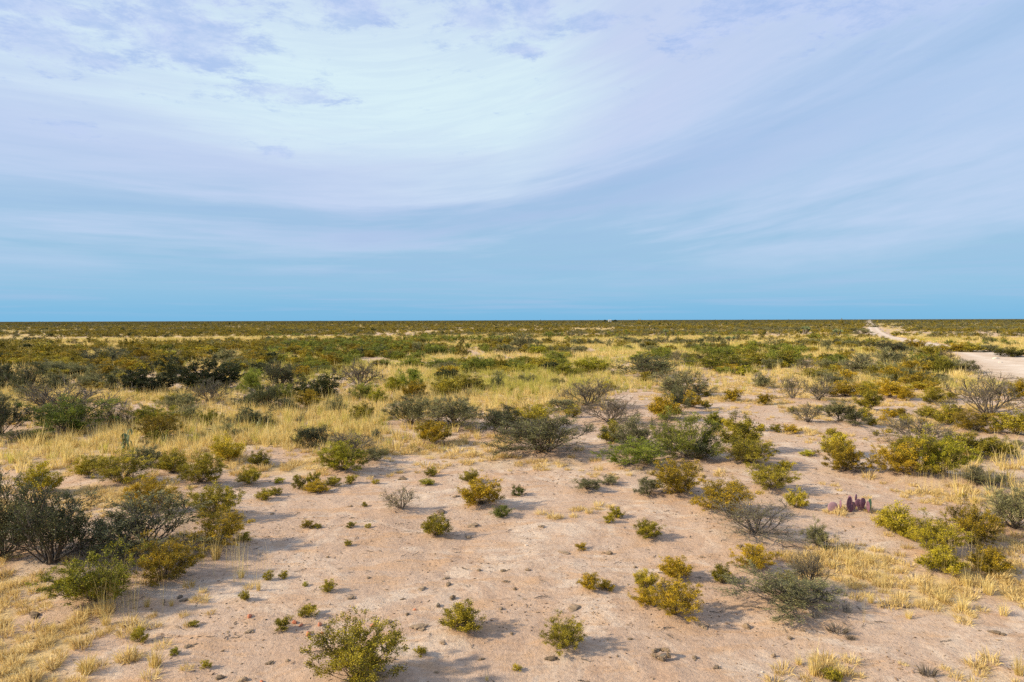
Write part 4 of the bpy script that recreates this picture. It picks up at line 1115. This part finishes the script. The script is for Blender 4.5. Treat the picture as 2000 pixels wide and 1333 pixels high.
heaps = [mesh_np('soil_clod', *(lambda q: (q[0], [q[1]]))(heap(np.random.default_rng(50 + i), 7 + i * 2)), MAT['clod']) for i in range(5)]
stone_me = {c: [mesh_np(c + '_stone', *(lambda q: (q[0] * .5, [q[1]]))(lump(np.random.default_rng(80 + i), 2, .12, .6)), MAT[c]) for i in range(3)] for c in ('red', 'pale', 'dark')}
for i, it in enumerate(CLODS.replace('\n', ';').split(';')):
    x, y, w, h = map(float, it.split())
    p, d = at(x, y - .15 * h)
    if i == 0:
        # a curled lump: a ring of stringy dry dung with pieces on it
        root = link('dung_lump', None, None, p)
        tag(root, 'big curled grey-brown dung lump, hollow in the middle, low on bare sand', 'dung')
        rg = np.random.default_rng(3)
        s = w * d / F
        for j in range(15):
            a = j / 15 * 6.28 + rg.normal() * .12
            v, f = lump(rg, 2, .42, .8)
            v = v * (.09, .19, .10) * s * rg.uniform(.7, 1.25)
            c, sn = math.cos(a + rg.normal() * .5), math.sin(a + rg.normal() * .5)
            v = v @ np.array(((c, sn, 0), (-sn, c, 0), (0, 0, 1)))
            rr = rg.uniform(.26, .40)
            v = v + np.array((math.cos(a) * rr * 1.05, math.sin(a) * rr * .8, .13 + .16 * (math.sin(a) > 0) + rg.uniform(-.05, .1))) * s
            link('lump', mesh_np('lump', v, [f], MAT['clod']), root)
        v, f = lump(rg, 2, .1, .6)
        link('pale_core', mesh_np('pale_core', v * (.2, .12, .12) * s + np.array((.08, -.12, .18)) * s, [f], MAT['greydead']), root)
        continue
    o = link('soil_clod', heaps[i % 5], None, p)
    o.rotation_euler = (0, 0, RNG.uniform(0, 6.28))
    s = w * d / F * .9
    o.scale = (s, s * .8, h * d / F * .98)
    sz = words_size(w, 15, 25)
    flat = 'flat' if h < w * .42 else 'knobbly'
    tag(o, autolabel(x, y, ['%s %s dark clod' % (sz, flat), '%s dark crumbly clod' % sz, 'dark %s soil lump' % flat, 'crumbled dark dung pat', 'dark broken clod'], sz), 'clod', 'dark clods on the sand')
for i, it in enumerate(STONES.replace('\n', ';').split(';')):
    c, x, y, w, h = it.split()
    x, y, w, h = map(float, (x, y, w, h))
    p, d = at(x, y)
    o = link('stone', stone_me[c][i % 3], None, p + (0, 0, h * d / F * .2))
    s = w * d / F
    o.scale, o.rotation_euler = (s, s * .8, h * d / F * 1.5), (0, 0, RNG.uniform(0, 6.28))
    cn = {'red': 'brick-red', 'pale': 'whitish', 'dark': 'blocky dark'}[c]
    sz = words_size(w, 9, 14)
    tag(o, autolabel(x, y, ['%s %s stone' % (sz, cn), '%s flat stone' % cn, '%s broken stone' % cn, '%s sharp-edged stone' % cn], sz), 'stone', 'stones lying on the sand')
for i, it in enumerate(STICKS.split(';')):
    x, y, w = map(float, it.split())
    p, d = at(x, y)
    rg = np.random.default_rng(200 + i)
    s = w * d / F
    lines = []
    for k in range(3):
        a = rg.uniform(-.5, .5) + (0 if k == 0 else rg.choice((-.7, .7)))
        st = np.zeros(3) if k == 0 else lines[0][0][rg.integers(1, 4)]
        L = s * (1 if k == 0 else .45)
        t = np.linspace(0, 1, 5)[:, None]
        q = st + t * np.array((math.cos(a) * L, math.sin(a) * L, .0)) + np.c_[rg.normal(size=5), rg.normal(size=5), np.abs(rg.normal(size=5))] * s * .035
        lines.append((q, np.linspace(1, .4, 5) * s * (.03 if k == 0 else .017)))
    v, q = tubes(lines, 5)
    v = v - (s * .5, 0, 0) + (0, 0, s * .03)
    o = link('dead_stick', mesh_np('dead_stick', v, [q], MAT['wood_bare']), None, p)
    tag(o, autolabel(x, y, ['grey dead stick', 'forked dead stick', 'crooked fallen twig'], ''), 'stick', 'dead sticks on the sand')


# ------------------------------------------------------------------ grass
def tuft_mesh(name, seed, n, width, height, spread, base, mat, stalks=0, curl=.5):
    """Tapered bent blades from one base."""
    rg = np.random.default_rng(seed)
    az = rg.uniform(0, 6.283, n)
    tl = np.abs(rg.normal(size=n)) * spread
    L = height * rg.uniform(.45, 1.1, n)
    st = np.zeros(n, bool)
    if stalks:
        st[:stalks] = True
        L[:stalks] = height * rg.uniform(1.3, 2.0, stalks)
        tl[:stalks] *= .45
    b0 = np.stack([np.cos(az), np.sin(az)], -1) * (rg.random((n, 1)) ** .5) * base
    b0 = np.column_stack([b0, np.zeros(n)])
    out = np.column_stack([np.cos(az), np.sin(az), np.zeros(n)])
    d1 = out * np.sin(tl)[:, None] + np.array((0, 0, 1)) * np.cos(tl)[:, None]
    t2 = np.minimum(tl + curl * rg.uniform(.2, 1.3, n), 2.0)
    t2[st] = tl[st] + .15
    d2 = out * np.sin(t2)[:, None] + np.array((0, 0, 1)) * np.cos(t2)[:, None]
    side = np.cross(d1, rg.normal(size=(n, 3)))
    side /= np.linalg.norm(side, axis=1, keepdims=True)
    w = (width * rg.uniform(.6, 1.3, n))[:, None]
    w[st] *= .6
    p1 = b0 + d1 * (L * .55)[:, None]
    p2 = p1 + d2 * (L * .45)[:, None]
    p2[:, 2] = np.maximum(p2[:, 2], .01)
    v = np.stack([b0 - side * w * .5, b0 + side * w * .5, p1 + side * w * .4, p1 - side * w * .4, p2], 1).reshape(-1, 3)
    k = np.arange(n)[:, None] * 5
    q = k + np.array((0, 1, 2, 3))[None]
    t = k + np.array((3, 2, 4))[None]
    tint = np.repeat(np.clip(rg.normal(.5, .25, n), 0, 1), 5)
    return mesh_np(name, v, [q, t], mat, tint)


near_tall = [tuft_mesh('tuft', 300 + i, 85, .008, .34, .30, .07, MAT['grass'], 5, .5) for i in range(4)]
near_short = [tuft_mesh('tuft', 320 + i, 80, .009, .15, .62, .10, MAT['mat_grass'], 0, .9) for i in range(4)]
grey_tuft = [tuft_mesh('tuft', 340 + i, 110, .010, .22, .6, .12, MAT['greydead'], 0, .5) for i in range(2)]
for i, it in enumerate(TUFTS.replace('\n', ';').split(';')):
    x, y, w, h = map(float, it.split())
    p, d = at(x, y - .1 * h)
    tallish = h > w * .62
    o = link('grass_tuft', (near_tall if tallish else near_short)[i % 4], None, p)
    s = w * d / F
    o.scale = (s / (.44 if tallish else .40),) * 2 + (h * d / F / (.34 if tallish else .14),)
    o.rotation_euler = (0, 0, RNG.uniform(0, 6.28))
    o.color = (1, 1, 1, 1)
    if i == 15:
        lab = 'single upright straw tuft with long thin stalks on sand by the ragged bush'
    else:
        lab = autolabel(x, y, ['%s golden grass tuft' % ('upright' if tallish else 'matted'), '%s straw-coloured grass clump' % words_size(w, 30, 50), 'dry %s tuft of grass' % ('tall' if tallish else 'low'), 'pale bristly grass tuft'], '')
    tag(o, lab, 'grass tuft', 'dry grass tufts on the sand')
for i, it in enumerate(GREYMATS.split(';')):
    x, y, w, h = map(float, it.split())
    p, d = at(x, y - .1 * h)
    o = link('dead_grass_clump', grey_tuft[i % 2], None, p)
    s = w * d / F
    o.scale = (s / .42, s / .5, h * d / F / .2)
    c = (.55, .5, .45, 1) if i > 1 else (1.1, 1.1, 1.1, 1)
    o.color = c
    tag(o, ['whitish-grey dead clump under the dead forked branch', 'tall pale grey dead clump at the sprawling shrub\'s right foot', 'wide dark grey mat of dead stems below the sprawling shrub',
            'small dark mat of dead stems beside the wide one', 'dark grey low mat near the bottom of the picture'][i], 'dead plant')


def scatter(name, label, pts, rot, scl, idx, protos, kind='stuff', color=None):
    """ONE object whose geometry nodes put a copy of a prototype on each point."""
    n = len(pts)
    me = bpy.data.meshes.new(name)
    me.vertices.add(n)
    me.vertices.foreach_set('co', np.asarray(pts, np.float32).ravel())
    for an, ty, key, val in (('rot', 'FLOAT_VECTOR', 'vector', rot), ('scl', 'FLOAT_VECTOR', 'vector', scl), ('idx', 'INT', 'value', idx)):
        a = me.attributes.new(an, ty, 'POINT')
        a.data.foreach_set(key, np.asarray(val, np.int32 if ty == 'INT' else np.float32).ravel())
    col = bpy.data.collections.new(name + '_pieces')
    for i, pm in enumerate(protos):
        po = bpy.data.objects.new('%s_piece_%02d' % (name, i), pm)
        po.color = color or (1, 1, 1, 1)
        col.objects.link(po)
    ng = bpy.data.node_groups.new(name, 'GeometryNodeTree')
    ng.interface.new_socket('Geometry', in_out='INPUT', socket_type='NodeSocketGeometry')
    ng.interface.new_socket('Geometry', in_out='OUTPUT', socket_type='NodeSocketGeometry')
    N, Lk = ng.nodes, ng.links
    gi, go = N.new('NodeGroupInput'), N.new('NodeGroupOutput')
    ci = N.new('GeometryNodeCollectionInfo')
    ci.inputs['Collection'].default_value = col
    ci.inputs['Separate Children'].default_value = True
    ci.inputs['Reset Children'].default_value = True
    ip = N.new('GeometryNodeInstanceOnPoints')
    ip.inputs['Pick Instance'].default_value = True
    Lk.new(gi.outputs[0], ip.inputs['Points'])
    Lk.new(ci.outputs[0], ip.inputs['Instance'])
    for an, ty, sock in (('rot', 'FLOAT_VECTOR', 'Rotation'), ('scl', 'FLOAT_VECTOR', 'Scale'), ('idx', 'INT', 'Instance Index')):
        na = N.new('GeometryNodeInputNamedAttribute')
        na.data_type = ty
        na.inputs['Name'].default_value = an
        Lk.new(na.outputs['Attribute'], ip.inputs[sock])
    Lk.new(ip.outputs[0], go.inputs[0])
    o = link(name, me)
    md = o.modifiers.new('scatter', 'NODES')
    md.node_group = ng
    o.color = color or (1, 1, 1, 1)
    tag(o, label, None, None, kind)
    return o


def wedge(rng, n, r1, r2, half=46, power=2.0):
    """Random points of the fan in front of the camera: area-uniform for power 2, thinner with distance for less."""
    u = rng.random(n)
    if power > 0:
        r = (r1 ** power + u * (r2 ** power - r1 ** power)) ** (1 / power)
    else:
        r = r1 * (r2 / r1) ** u
    a = rng.uniform(-R(half), R(half), n)
    return r * np.sin(a), r * np.cos(a)


def grass_all():
    rg = np.random.default_rng(77)
    mid_tall = [tuft_mesh('tuft', 400 + i, 34, .016, .40, .30, .12, MAT['grass'], 4, .45) for i in range(5)]
    mid_green = [tuft_mesh('tuft', 410 + i, 34, .016, .40, .30, .12, MAT['grassgreen'], 3, .45) for i in range(3)]
    far_tall = [tuft_mesh('tuft', 420 + i, 26, .045, .42, .32, .42, MAT['grass'], 3, .4) for i in range(4)]
    far_green = [tuft_mesh('tuft', 430 + i, 26, .045, .42, .32, .42, MAT['grassgreen'], 3, .4) for i in range(3)]
    P = {k: [] for k in ('tall', 'short')}

    def emit(key, x, y, sc, hsc, idx):
        n = len(x)
        z = terr(x, y)
        P[key].append((np.column_stack([x, y, z]), np.column_stack([rg.normal(size=n) * .08, rg.normal(size=n) * .08, rg.uniform(0, 6.28, n)]),
                       np.column_stack([sc, sc, sc * hsc]), idx))

    # protos of 'tall': 0-3 near, 4-8 mid, 9-11 mid green, 12-15 far, 16-18 far green
    for r1, r2, per, lo, ng_, glo, gn in ((6, 21, 16, 0, 4, 9, 3), (21, 62, 10.0, 4, 5, 9, 3), (62, 200, 2.3, 12, 4, 16, 3), (200, 900, .05, 12, 4, 16, 3)):
        area = R(46) * (r2 ** 2 - r1 ** 2)
        x, y = wedge(rg, int(area * per), r1, r2)
        tall, short, g = grass_density(x, y)
        keep = rg.random(len(x)) < tall * (1 if r1 > 20 else .8)
        x, y, g = x[keep], y[keep], g[keep]
        gr = rg.random(len(x)) < np.clip(g * .8 + (fbm(x, y, 9, 3, 9.0) - .46) * 2.2, 0.10, .9)
        idx = np.where(gr, glo + rg.integers(0, gn, len(x)), lo + rg.integers(0, ng_, len(x)))
        sc = rg.uniform(.65, 1.35, len(x)) * (1 if r2 < 300 else 1.8)
        emit('tall', x, y, sc, rg.uniform(.7, 1.25, len(x)) * (1 if r2 < 300 else .6), idx)
    for r1, r2, per in ((6, 21, 34), (21, 60, 8)):
        area = R(46) * (r2 ** 2 - r1 ** 2)
        x, y = wedge(rg, int(area * per), r1, r2)
        tall, short, g = grass_density(x, y)
        keep = rg.random(len(x)) < np.maximum(short, tall * .35)
        x, y = x[keep], y[keep]
        # kept off the track and thinned under open sand by the density itself
        emit('short', x, y, rg.uniform(.5, 1.3, len(x)) * (1 if r1 < 20 else 1.5), rg.uniform(.6, 1.2, len(x)), rg.integers(0, 4, len(x)))
    cat = lambda k: [np.concatenate(q) for q in zip(*P[k])]
    scatter('tall_dry_grass', 'tall golden dry grass spread between the shrubs', *cat('tall'), near_tall + mid_tall + mid_green + far_tall + far_green)
    scatter('short_dry_grass', 'short matted straw-coloured grass on the sand', *cat('short'), near_short)
    print('GRASS', {k: sum(len(q[0]) for q in P[k]) for k in P})
    # long single stalks in front of the left-hand bushes and on the right
    sx, sy = [], []
    for x, y, rx, ry, n in ((220, 1195, 75, 18, 46), (300, 1075, 110, 25, 40), (430, 1095, 60, 25, 16), (1850, 955, 90, 18, 60), (1960, 1010, 60, 30, 30), (1690, 1150, 60, 40, 24), (1880, 1110, 60, 25, 20), (480, 1130, 40, 20, 12)):
        for _ in range(n):
            p, d = at(x + rg.normal() * rx * .6, y + rg.normal() * ry * .6)
            sx.append(p[0])
            sy.append(p[1])
    sx, sy = np.array(sx), np.array(sy)
    n = len(sx)
    st = [tuft_mesh('stalk', 450 + i, 4, .006, .55, .22, .02, MAT['grass'], 4, .1) for i in range(4)]
    scatter('dry_grass_stalks', 'long thin dry grass stalks standing in front of bushes', np.column_stack([sx, sy, terr(sx, sy)]),
            np.column_stack([np.zeros(n), np.zeros(n), rg.uniform(0, 6.28, n)]), np.column_stack([rg.uniform(.5, 1.0, n)] * 3), rg.integers(0, 4, n), st)


grass_all()


def crumbs():
    rg = np.random.default_rng(31)
    lum = [mesh_np('crumb', *(lambda q: (q[0], [q[1]]))(lump(np.random.default_rng(500 + i), 0 if i < 3 else 1, .35, .65)), MAT['crumb' if i % 2 else 'clod']) for i in range(6)]
    X, Y, S = [], [], []
    for r1, r2, per, s0 in ((6, 16, 105, .010), (16, 42, 20, .016)):
        x, y = wedge(rg, int(R(42) * (r2 ** 2 - r1 ** 2) * per), r1, r2, 42)
        dn = np.clip((fbm(x, y, 1.3, 3, 12.0) - .40) * 4.5, .06, 1)
        k = rg.random(len(x)) < dn
        X.append(x[k])
        Y.append(y[k])
        S.append(s0 * (.45 + 1.5 * rg.random(k.sum()) ** 3.5))
    x, y, s = map(np.concatenate, (X, Y, S))
    n = len(x)
    scatter('soil_crumbs', 'dark soil crumbs and grit scattered on the sand', np.column_stack([x, y, terr(x, y) + s * .25]), rg.uniform(-.5, 6.28, (n, 3)) * (.1, .1, 1),
            np.column_stack([s * rg.uniform(.9, 2.4, n), s, s * rg.uniform(.6, 1.1, n)]), rg.integers(0, 6, n), lum)
    # fallen twigs and leaf litter
    tw = []
    for i in range(4):
        r_ = np.random.default_rng(520 + i)
        q = np.column_stack([np.linspace(-.5, .5, 4), r_.normal(size=4) * .08, np.abs(r_.normal(size=4)) * .05 + .02])
        q2 = np.array([q[1], q[1] + (.3, .25, .05)])
        v, f = tubes([(q, np.array((.03, .03, .025, .012))), (q2, np.array((.02, .01)))], 3)
        tw.append(mesh_np('twig', v, [f], MAT['wood_bare']))
    x, y = wedge(rg, 9000, 6, 34, 42)
    dn = np.clip((fbm(x, y, 1.0, 3, 22.0) - .47) * 6, .02, 1)
    lit = np.zeros(len(x))
    for mx, my, mr, mh in MOUNDS:
        lit = np.maximum(lit, np.exp(-((x - mx - .2) ** 2 + (y - my) ** 2) / (mr * mr * 1.6)))
    k = rg.random(len(x)) < np.maximum(dn * .35, lit * .9)
    x, y = x[k], y[k]
    n = len(x)
    s = rg.uniform(.05, .2, n)
    scatter('twig_litter', 'fallen twigs and plant litter on the sand', np.column_stack([x, y, terr(x, y)]), rg.uniform(0, 6.28, (n, 3)) * (0, 0, 1), np.column_stack([s, s, s]), rg.integers(0, 4, n), tw)
    print('CRUMBS', len(lum), n)


crumbs()


# ------------------------------------------------------------------ scrub of the plain
def plain_scrub():
    rg = np.random.default_rng(91)
    x1, y1 = wedge(rg, 52000, 22, 110, 46, 2.0)
    x2, y2 = wedge(rg, 30000, 110, 420, 46, 1.0)
    x3, y3 = wedge(rg, 60000, 420, 9000, 46, -1)
    # (equal numbers per octave of distance)
    dens = lambda x, y: shrub_density(x, y)
    k1 = rg.random(len(x1)) < dens(x1, y1) * .17
    k2 = rg.random(len(x2)) < dens(x2, y2) * .42
    k3 = rg.random(len(x3)) < np.clip(dens(x3, y3), .25, 1)
    x = np.concatenate([x1[k1], x2[k2], x3[k3]])
    y = np.concatenate([y1[k1], y2[k2], y3[k3]])
    n = len(x)
    r = np.hypot(x, y)
    w = rg.uniform(.8, 2.3, n) * np.interp(r, [0, 60, 420, 2000, 9000], [.55, .95, 1.2, 2.4, 6.0])
    h = rg.uniform(.5, 1.05, n) * np.interp(r, [0, 50, 100, 420, 9000], [.85, .92, 1.1, 1.2, 1.5]) * np.where((r > 500) & (rg.random(n) < .03), 2.6, 1) * np.where(rg.random(n) < .05, 1.5, 1)
    # patches: olive creosote, grey thorn scrub, fresher green ones
    a = fbm(x, y, 40, 3, 3.0) + rg.normal(size=n) * .12 + np.interp(r, [0, 300, 1200, 9000], [0, 0, .06, .09])
    px, py, dep = pix(x, y)
    thornb = np.interp(px, [0, 700, 1300, 2000], [-.06, -.04, .01, .03])
    kind = np.where(a + thornb > .565, 'T', np.where((a + thornb < .36) & (py > 655) & (py < 745) & (px > 520), 'G', np.where(rg.random(n) < .07, 'B', np.where(rg.random(n) < .05, 'D', 'C'))))
    # away from the plants of the list
    ok = np.ones(n, bool)
    for k, tone, lx, ly, lw, lh, lab, sh in PL:
        ok &= ~((np.abs(px - lx) < lw * .42) & (py < ly + 3) & (py > ly - lh * .8))
    wpx = w * F / np.maximum(dep, 1)
    inframe = (px > -40) & (px < 2040) & (dep > 2)
    zones = lambda qx, qy: (('beyond the dark thicket' if qx < 560 else 'beyond the golden grass' if qx < 1150 else 'beyond the flat dark green shrub' if qx < 1500 else 'by the narrow track' if qx < 1830 else 'beyond the pale road')
                            if qy < 700 else ('behind the tall grass near the thicket' if qx < 560 else 'in the greenish grass' if qx < 1150 else 'at the back of the sand flat'))
    limit = dict(C=300 - sum(1 for p in PL if p[0] == 'C'), T=170, G=60, B=50, D=22)
    words = dict(C='olive creosote bush', T='grey-green thorn shrub', G='fresh green low bush', B='grey half-bare shrub', D='dark round bush')
    solo = np.zeros(n, bool)
    for kd in 'CTGBD':
        i = np.where((kind == kd) & ok & inframe)[0]
        i = i[np.argsort(-wpx[i])][:limit[kd]]
        solo[i] = True
    tones = dict(C=['olive', 'ochre', 'green', 'olive', 'dark', 'yellow', 'brown'], T=['olive', 'grey', 'dark', 'olive'], G=['olive', 'yellow', 'yellow'], B=['grey', 'brown'], D=['olive', 'dark'])
    z = np.where(r < 80, terr(x, y), 0) - .02
    for i in np.where(solo)[0]:
        t = tones[kind[i]]
        if kind[i] == 'C' and py[i] < 715:
            t = ['brown', 'ochre', 'olive', 'brown', 'olive', 'green', 'ochre'] if px[i] < 1000 else ['olive', 'green', 'dark', 'ochre', 'olive', 'green', 'yellow']
        tone = t[int(fbm(x[i], y[i], 15, 1, 7.0) * 1.6 * len(t) + rg.random() * 2) % len(t)]
        zn = zones(px[i], py[i])
        tw = dict(olive='olive', ochre='rusty', green='green', brown='brownish', grey='grey', dark='dark', yellow='yellow-green')[tone]
        noun = dict(C='creosote bush', T='thorn shrub', G='feathery bush', B='half-bare shrub', D='dense round bush')[kind[i]]
        big = 'wide' if w[i] > 1.75 else 'small' if w[i] < 1.15 else 'middling'
        lab = None
        if wpx[i] >= 14:
            lab = autolabel(px[i], py[i], ['%s %s' % (tw, noun), '%s %s %s' % (big, tw, noun), '%s %s %s' % ('tall' if h[i] > .8 else 'low', tw, noun), '%s %s %s' % ('tall' if h[i] > .8 else 'low', big, noun)], '', 170)
        if lab is None:
            lab = '%s %s %s among the mixed scrub %s' % (big, tw, noun, zn)
        place_shrub(kind[i], tone, (x[i], y[i], z[i]), w[i], h[i], wpx[i], rg, lab, '%ss %s' % (noun.replace('bush', 'bushe'), zn))
    print('SOLO', {k: int((solo & (kind == k)).sum()) for k in 'CTGBD'}, 'REST', {k: int((~solo & ok & (kind == k)).sum()) for k in 'CTGBD'})
    info = dict(C=('far_creosote_scrub', 'endless olive creosote scrub covering the plain to the horizon'), T=('far_thorn_scrub', 'grey-green thorn scrub spread over the far plain'),
                G=('far_green_scrub', 'greener low scrub spread over the far plain'), B=('far_bare_scrub', 'grey half-bare scrub spread over the far plain'), D=('far_dark_scrub', 'dark round bushes dotted over the far plain'))
    for kd in 'CTGBD':
        i = np.where((kind == kd) & ok & ~solo)[0]
        pro = [shrub_proto(kd, 3, s, 'one')[0][1] for s in range(5)] + ([shrub_proto(kd, 2, s, 'one')[0][1] for s in range(3)])
        m = len(i)
        idx = np.where(r[i] < 130, 5 + rg.integers(0, 3, m), rg.integers(0, 5, m))
        scatter(*info[kd], np.column_stack([x[i], y[i], z[i]]), np.column_stack([np.zeros(m), np.zeros(m), rg.uniform(0, 6.28, m)]), np.column_stack([w[i], w[i], h[i]]), idx, pro,
                color=dict(C=(.72, .68, .66, 1), T=(.75, .75, .75, 1), G=(.9, .95, .9, 1), B=(1, 1, 1, 1), D=(1, 1, 1, 1))[kd])


plain_scrub()


# ------------------------------------------------------------------ single landmarks
def cactus():
    p, d = at(1664, 1000)
    s = 1.22 * d / F / 10                            # metres per tenth of a pixel
    root = link('prickly_pear_cactus', None, None, p)
    tag(root, 'purple prickly pear cactus with round pads and one green pad, on sand', 'cactus')
    rg = np.random.default_rng(8)
    v0, f0 = ico(2)
    # x, y of the pad's centre in the enlarged photo, width, height, lean, turn, colour
    pads = [(760, 545, 150, 150, -.25, .3, 'pink'), (890, 470, 120, 120, .3, 1.35, 'purple'), (1010, 430, 115, 175, -.1, .2, 'purple'), (1078, 420, 130, 140, .1, 1.3, 'purple'),
            (1150, 350, 80, 100, .1, .5, 'purple'), (1165, 435, 110, 110, 0, .1, 'purple'), (1240, 440, 105, 140, .1, .3, 'purple'), (1375, 470, 125, 155, .3, .4, 'green'),
            (1300, 500, 120, 150, .1, 1.2, 'purple'), (1255, 590, 95, 125, .1, .3, 'pink'), (1290, 660, 75, 75, .3, .1, 'pink'), (1125, 530, 100, 120, -.1, .4, 'pink'), (820, 585, 90, 90, .2, .9, 'pink'),
            (1030, 560, 110, 110, -.1, .5, 'purple')]
    for x, y, w, h, lean, rz, c in pads:
        v = v0 * (w * s * .56, .016, h * s * .60)
        v[:, 0] *= 1 - .22 * np.clip(-v[:, 2] / (h * s * .5), 0, 1)
        lean = lean + rg.normal() * .3
        rz = rz + rg.normal() * .2
        a, b = math.cos(lean), math.sin(lean)
        v = v @ np.array(((a, 0, -b), (0, 1, 0), (b, 0, a)))
        a, b = math.cos(rz), math.sin(rz)
        v = v @ np.array(((a, b, 0), (-b, a, 0), (0, 0, 1)))
        v = v + ((x - 1080) * s, rg.uniform(-.13, .13), rg.uniform(-.02, .03) + max((640 - y) * s * .74, h * s * .44))
        pad = link('pad', mesh_np('pad', v, [f0], MAT['pad_' + c], smooth=True), root)
        if c == 'green':
            pad['label'] = 'green pad'
        # areoles: small bumps over the pad's face
    return root


cactus()


def weed(px_, py_, w, h, label, nleaf, seed):
    p, d = at(px_, py_)
    W_, H_ = w * d / F, h * d / F
    rg = np.random.default_rng(seed)
    root = link('drooping_leaved_plant', None, None, p)
    tag(root, label, 'plant')
    for k in range(3 if nleaf > 10 else 2):
        a = k * 2.1 + .4
        t = np.linspace(0, 1, 6)[:, None]
        q = t * np.array((math.cos(a) * W_ * .28, math.sin(a) * W_ * .28, H_ * (1, .8, .62)[k])) + np.c_[rg.normal(size=(6, 2)) * W_ * .02, np.zeros(6)]
        v, f = tubes([(q, np.linspace(.014, .006, 6))], 5)
        st = link('stem', mesh_np('stem', v, [f], MAT['wood_creosote']), root)
        for j in range(nleaf // 3):
            g = rg.uniform(.35, 1.0)
            o = q[min(5, int(g * 5))]
            az = rg.uniform(0, 6.28)
            L = H_ * rg.uniform(.22, .36)
            od = np.array((math.cos(az), math.sin(az), 0))
            tt = np.linspace(0, 1, 6)
            c = o + od[None] * (np.sin(tt * 1.8) * L * .45)[:, None] + np.array((0, 0, 1)) * ((.35 * tt - 1.25 * tt ** 2) * L)[:, None]
            sd_ = np.cross(od, (0, 0, 1))
            wd = np.sin(np.clip(tt * .95 + .05, 0, 1) * np.pi) ** .7 * L * .11
            vv = np.concatenate([c - sd_ * wd[:, None], c + np.array((0, 0, .006)), c + sd_ * wd[:, None]])
            i = np.arange(5)
            fq = np.concatenate([np.stack([i, i + 1, i + 7, i + 6], -1), np.stack([i + 6, i + 7, i + 13, i + 12], -1)])
            link('leaf', mesh_np('leaf', vv, [fq], MAT['weed'], np.full(18, rg.uniform(.2, 1)), smooth=True), root)


weed(247, 884, 32, 56, 'tall plant with long drooping grey-green leaves in golden grass', 21, 1)
weed(323, 871, 18, 26, 'small plant with drooping withered leaves in front of the rust-coloured bush', 9, 2)
weed(508, 840, 20, 34, 'slender plant with hanging leaves standing in short golden grass', 12, 3)


def yucca(px_, py_, w, h, label, heads, seed):
    p, d = at(px_, py_)
    W_, H_ = w * d / F, h * d / F
    rg = np.random.default_rng(seed)
    root = link('yucca', None, None, p)
    tag(root, label, 'yucca')
    for k in range(heads):
        a = rg.uniform(0, 6.28)
        off = np.array((math.cos(a), math.sin(a), 0)) * W_ * (.28 if heads > 1 else 0)
        hh = H_ * rg.uniform(.35, .62)
        t = np.linspace(0, 1, 5)[:, None]
        q = off * .3 + t * (off * .7 + (0, 0, hh))
        v, f = tubes([(q, np.array((.16, .14, .13, .15, .12)) * H_ * .5)], 7)
        link('trunk', mesh_np('trunk', v, [f], MAT['wood_bare']), root)
        n = 70
        dd = rg.normal(size=(n, 3))
        dd[:, 2] = np.abs(dd[:, 2]) * .9 - .15
        dd /= np.linalg.norm(dd, axis=1, keepdims=True)
        L = H_ * .36 * rg.uniform(.8, 1.15, (n, 1))
        s = np.cross(dd, rg.normal(size=(n, 3)))
        s /= np.linalg.norm(s, axis=1, keepdims=True)
        b = q[-1] + dd * .04
        v = np.stack([b - s * .03 * H_, b + s * .03 * H_, b + dd * L], 1).reshape(-1, 3)
        c = link('leaf_rosette', mesh_np('leaf_rosette', v, [np.arange(3 * n).reshape(-1, 3)], MAT['yucca'], np.repeat(rg.random(n), 3)), root)
        c['kind'] = 'stuff'


yucca(1300, 659, 14, 21, 'single tall yucca with shaggy pale trunk beyond the far golden grass', 1, 4)
yucca(1571, 653, 28, 18, 'many-headed pale green yucca in the far scrub left of the track', 5, 5)
yucca(1637, 656, 20, 16, 'smaller clustered yucca in the far scrub nearer the track', 3, 6)
yucca(1427, 670, 22, 15, 'low round yucca at the end of the far golden grass', 4, 7)


def box(x0, x1, y0, y1, z0, z1):
    v = np.array([(x, y, z) for z in (z0, z1) for y in (y0, y1) for x in (x0, x1)], float)
    f = np.array([(0, 2, 3, 1), (4, 5, 7, 6), (0, 1, 5, 4), (2, 6, 7, 3), (0, 4, 6, 2), (1, 3, 7, 5)])
    return v, f


def shed():
    p, d = at(1191, 629.2, False)
    root = link('shed', None, None, p)
    tag(root, 'tiny white building on the horizon between two dark trees', 'building')
    v, f = box(-3, 3, -3, 3, 0, 3.4)
    link('wall', mesh_np('wall', v, [f], MAT['white']), root)
    v = np.array([(-3.3, -3.4, 4.), (3.3, -3.4, 4.), (3.3, 3.4, 4.), (-3.3, 3.4, 4.), (-3.3, 0, 5.2), (3.3, 0, 5.2)])
    link('roof', mesh_np('roof', v, [np.array([(0, 1, 5, 4), (2, 3, 4, 5)]), np.array([(1, 2, 5), (3, 0, 4)])], MAT['roofm']), root)
    v, f = box(-.6, .6, -3.05, -2.9, 0, 2.1)
    link('door', mesh_np('door', v, [f], MAT['wood_dark']), root)
    for dx, w, h, lab in ((-11, 7, 4.6, 'dark round tree left of the white building on the horizon'), (10, 9, 4.4, 'dark broad tree right of the white building on the horizon')):
        t = link('horizon_tree', None, None, p + (dx, 0, 0))
        tag(t, lab, 'tree')
        v, q = tubes([(np.array([(0, 0, 0), (.2, 0, 1.5), (0, 0, 3.)]), np.array((.35, .3, .2)))], 6)
        link('trunk', mesh_np('trunk', v, [q], MAT['wood_dark']), t)
        c = link('crown', shrub_proto('D', 2, 1 if dx < 0 else 2, 'one')[0][1], t, (0, 0, .8))
        c.scale = (w, w, h - .8)


shed()
print('OBJECTS', len(bpy.data.objects))
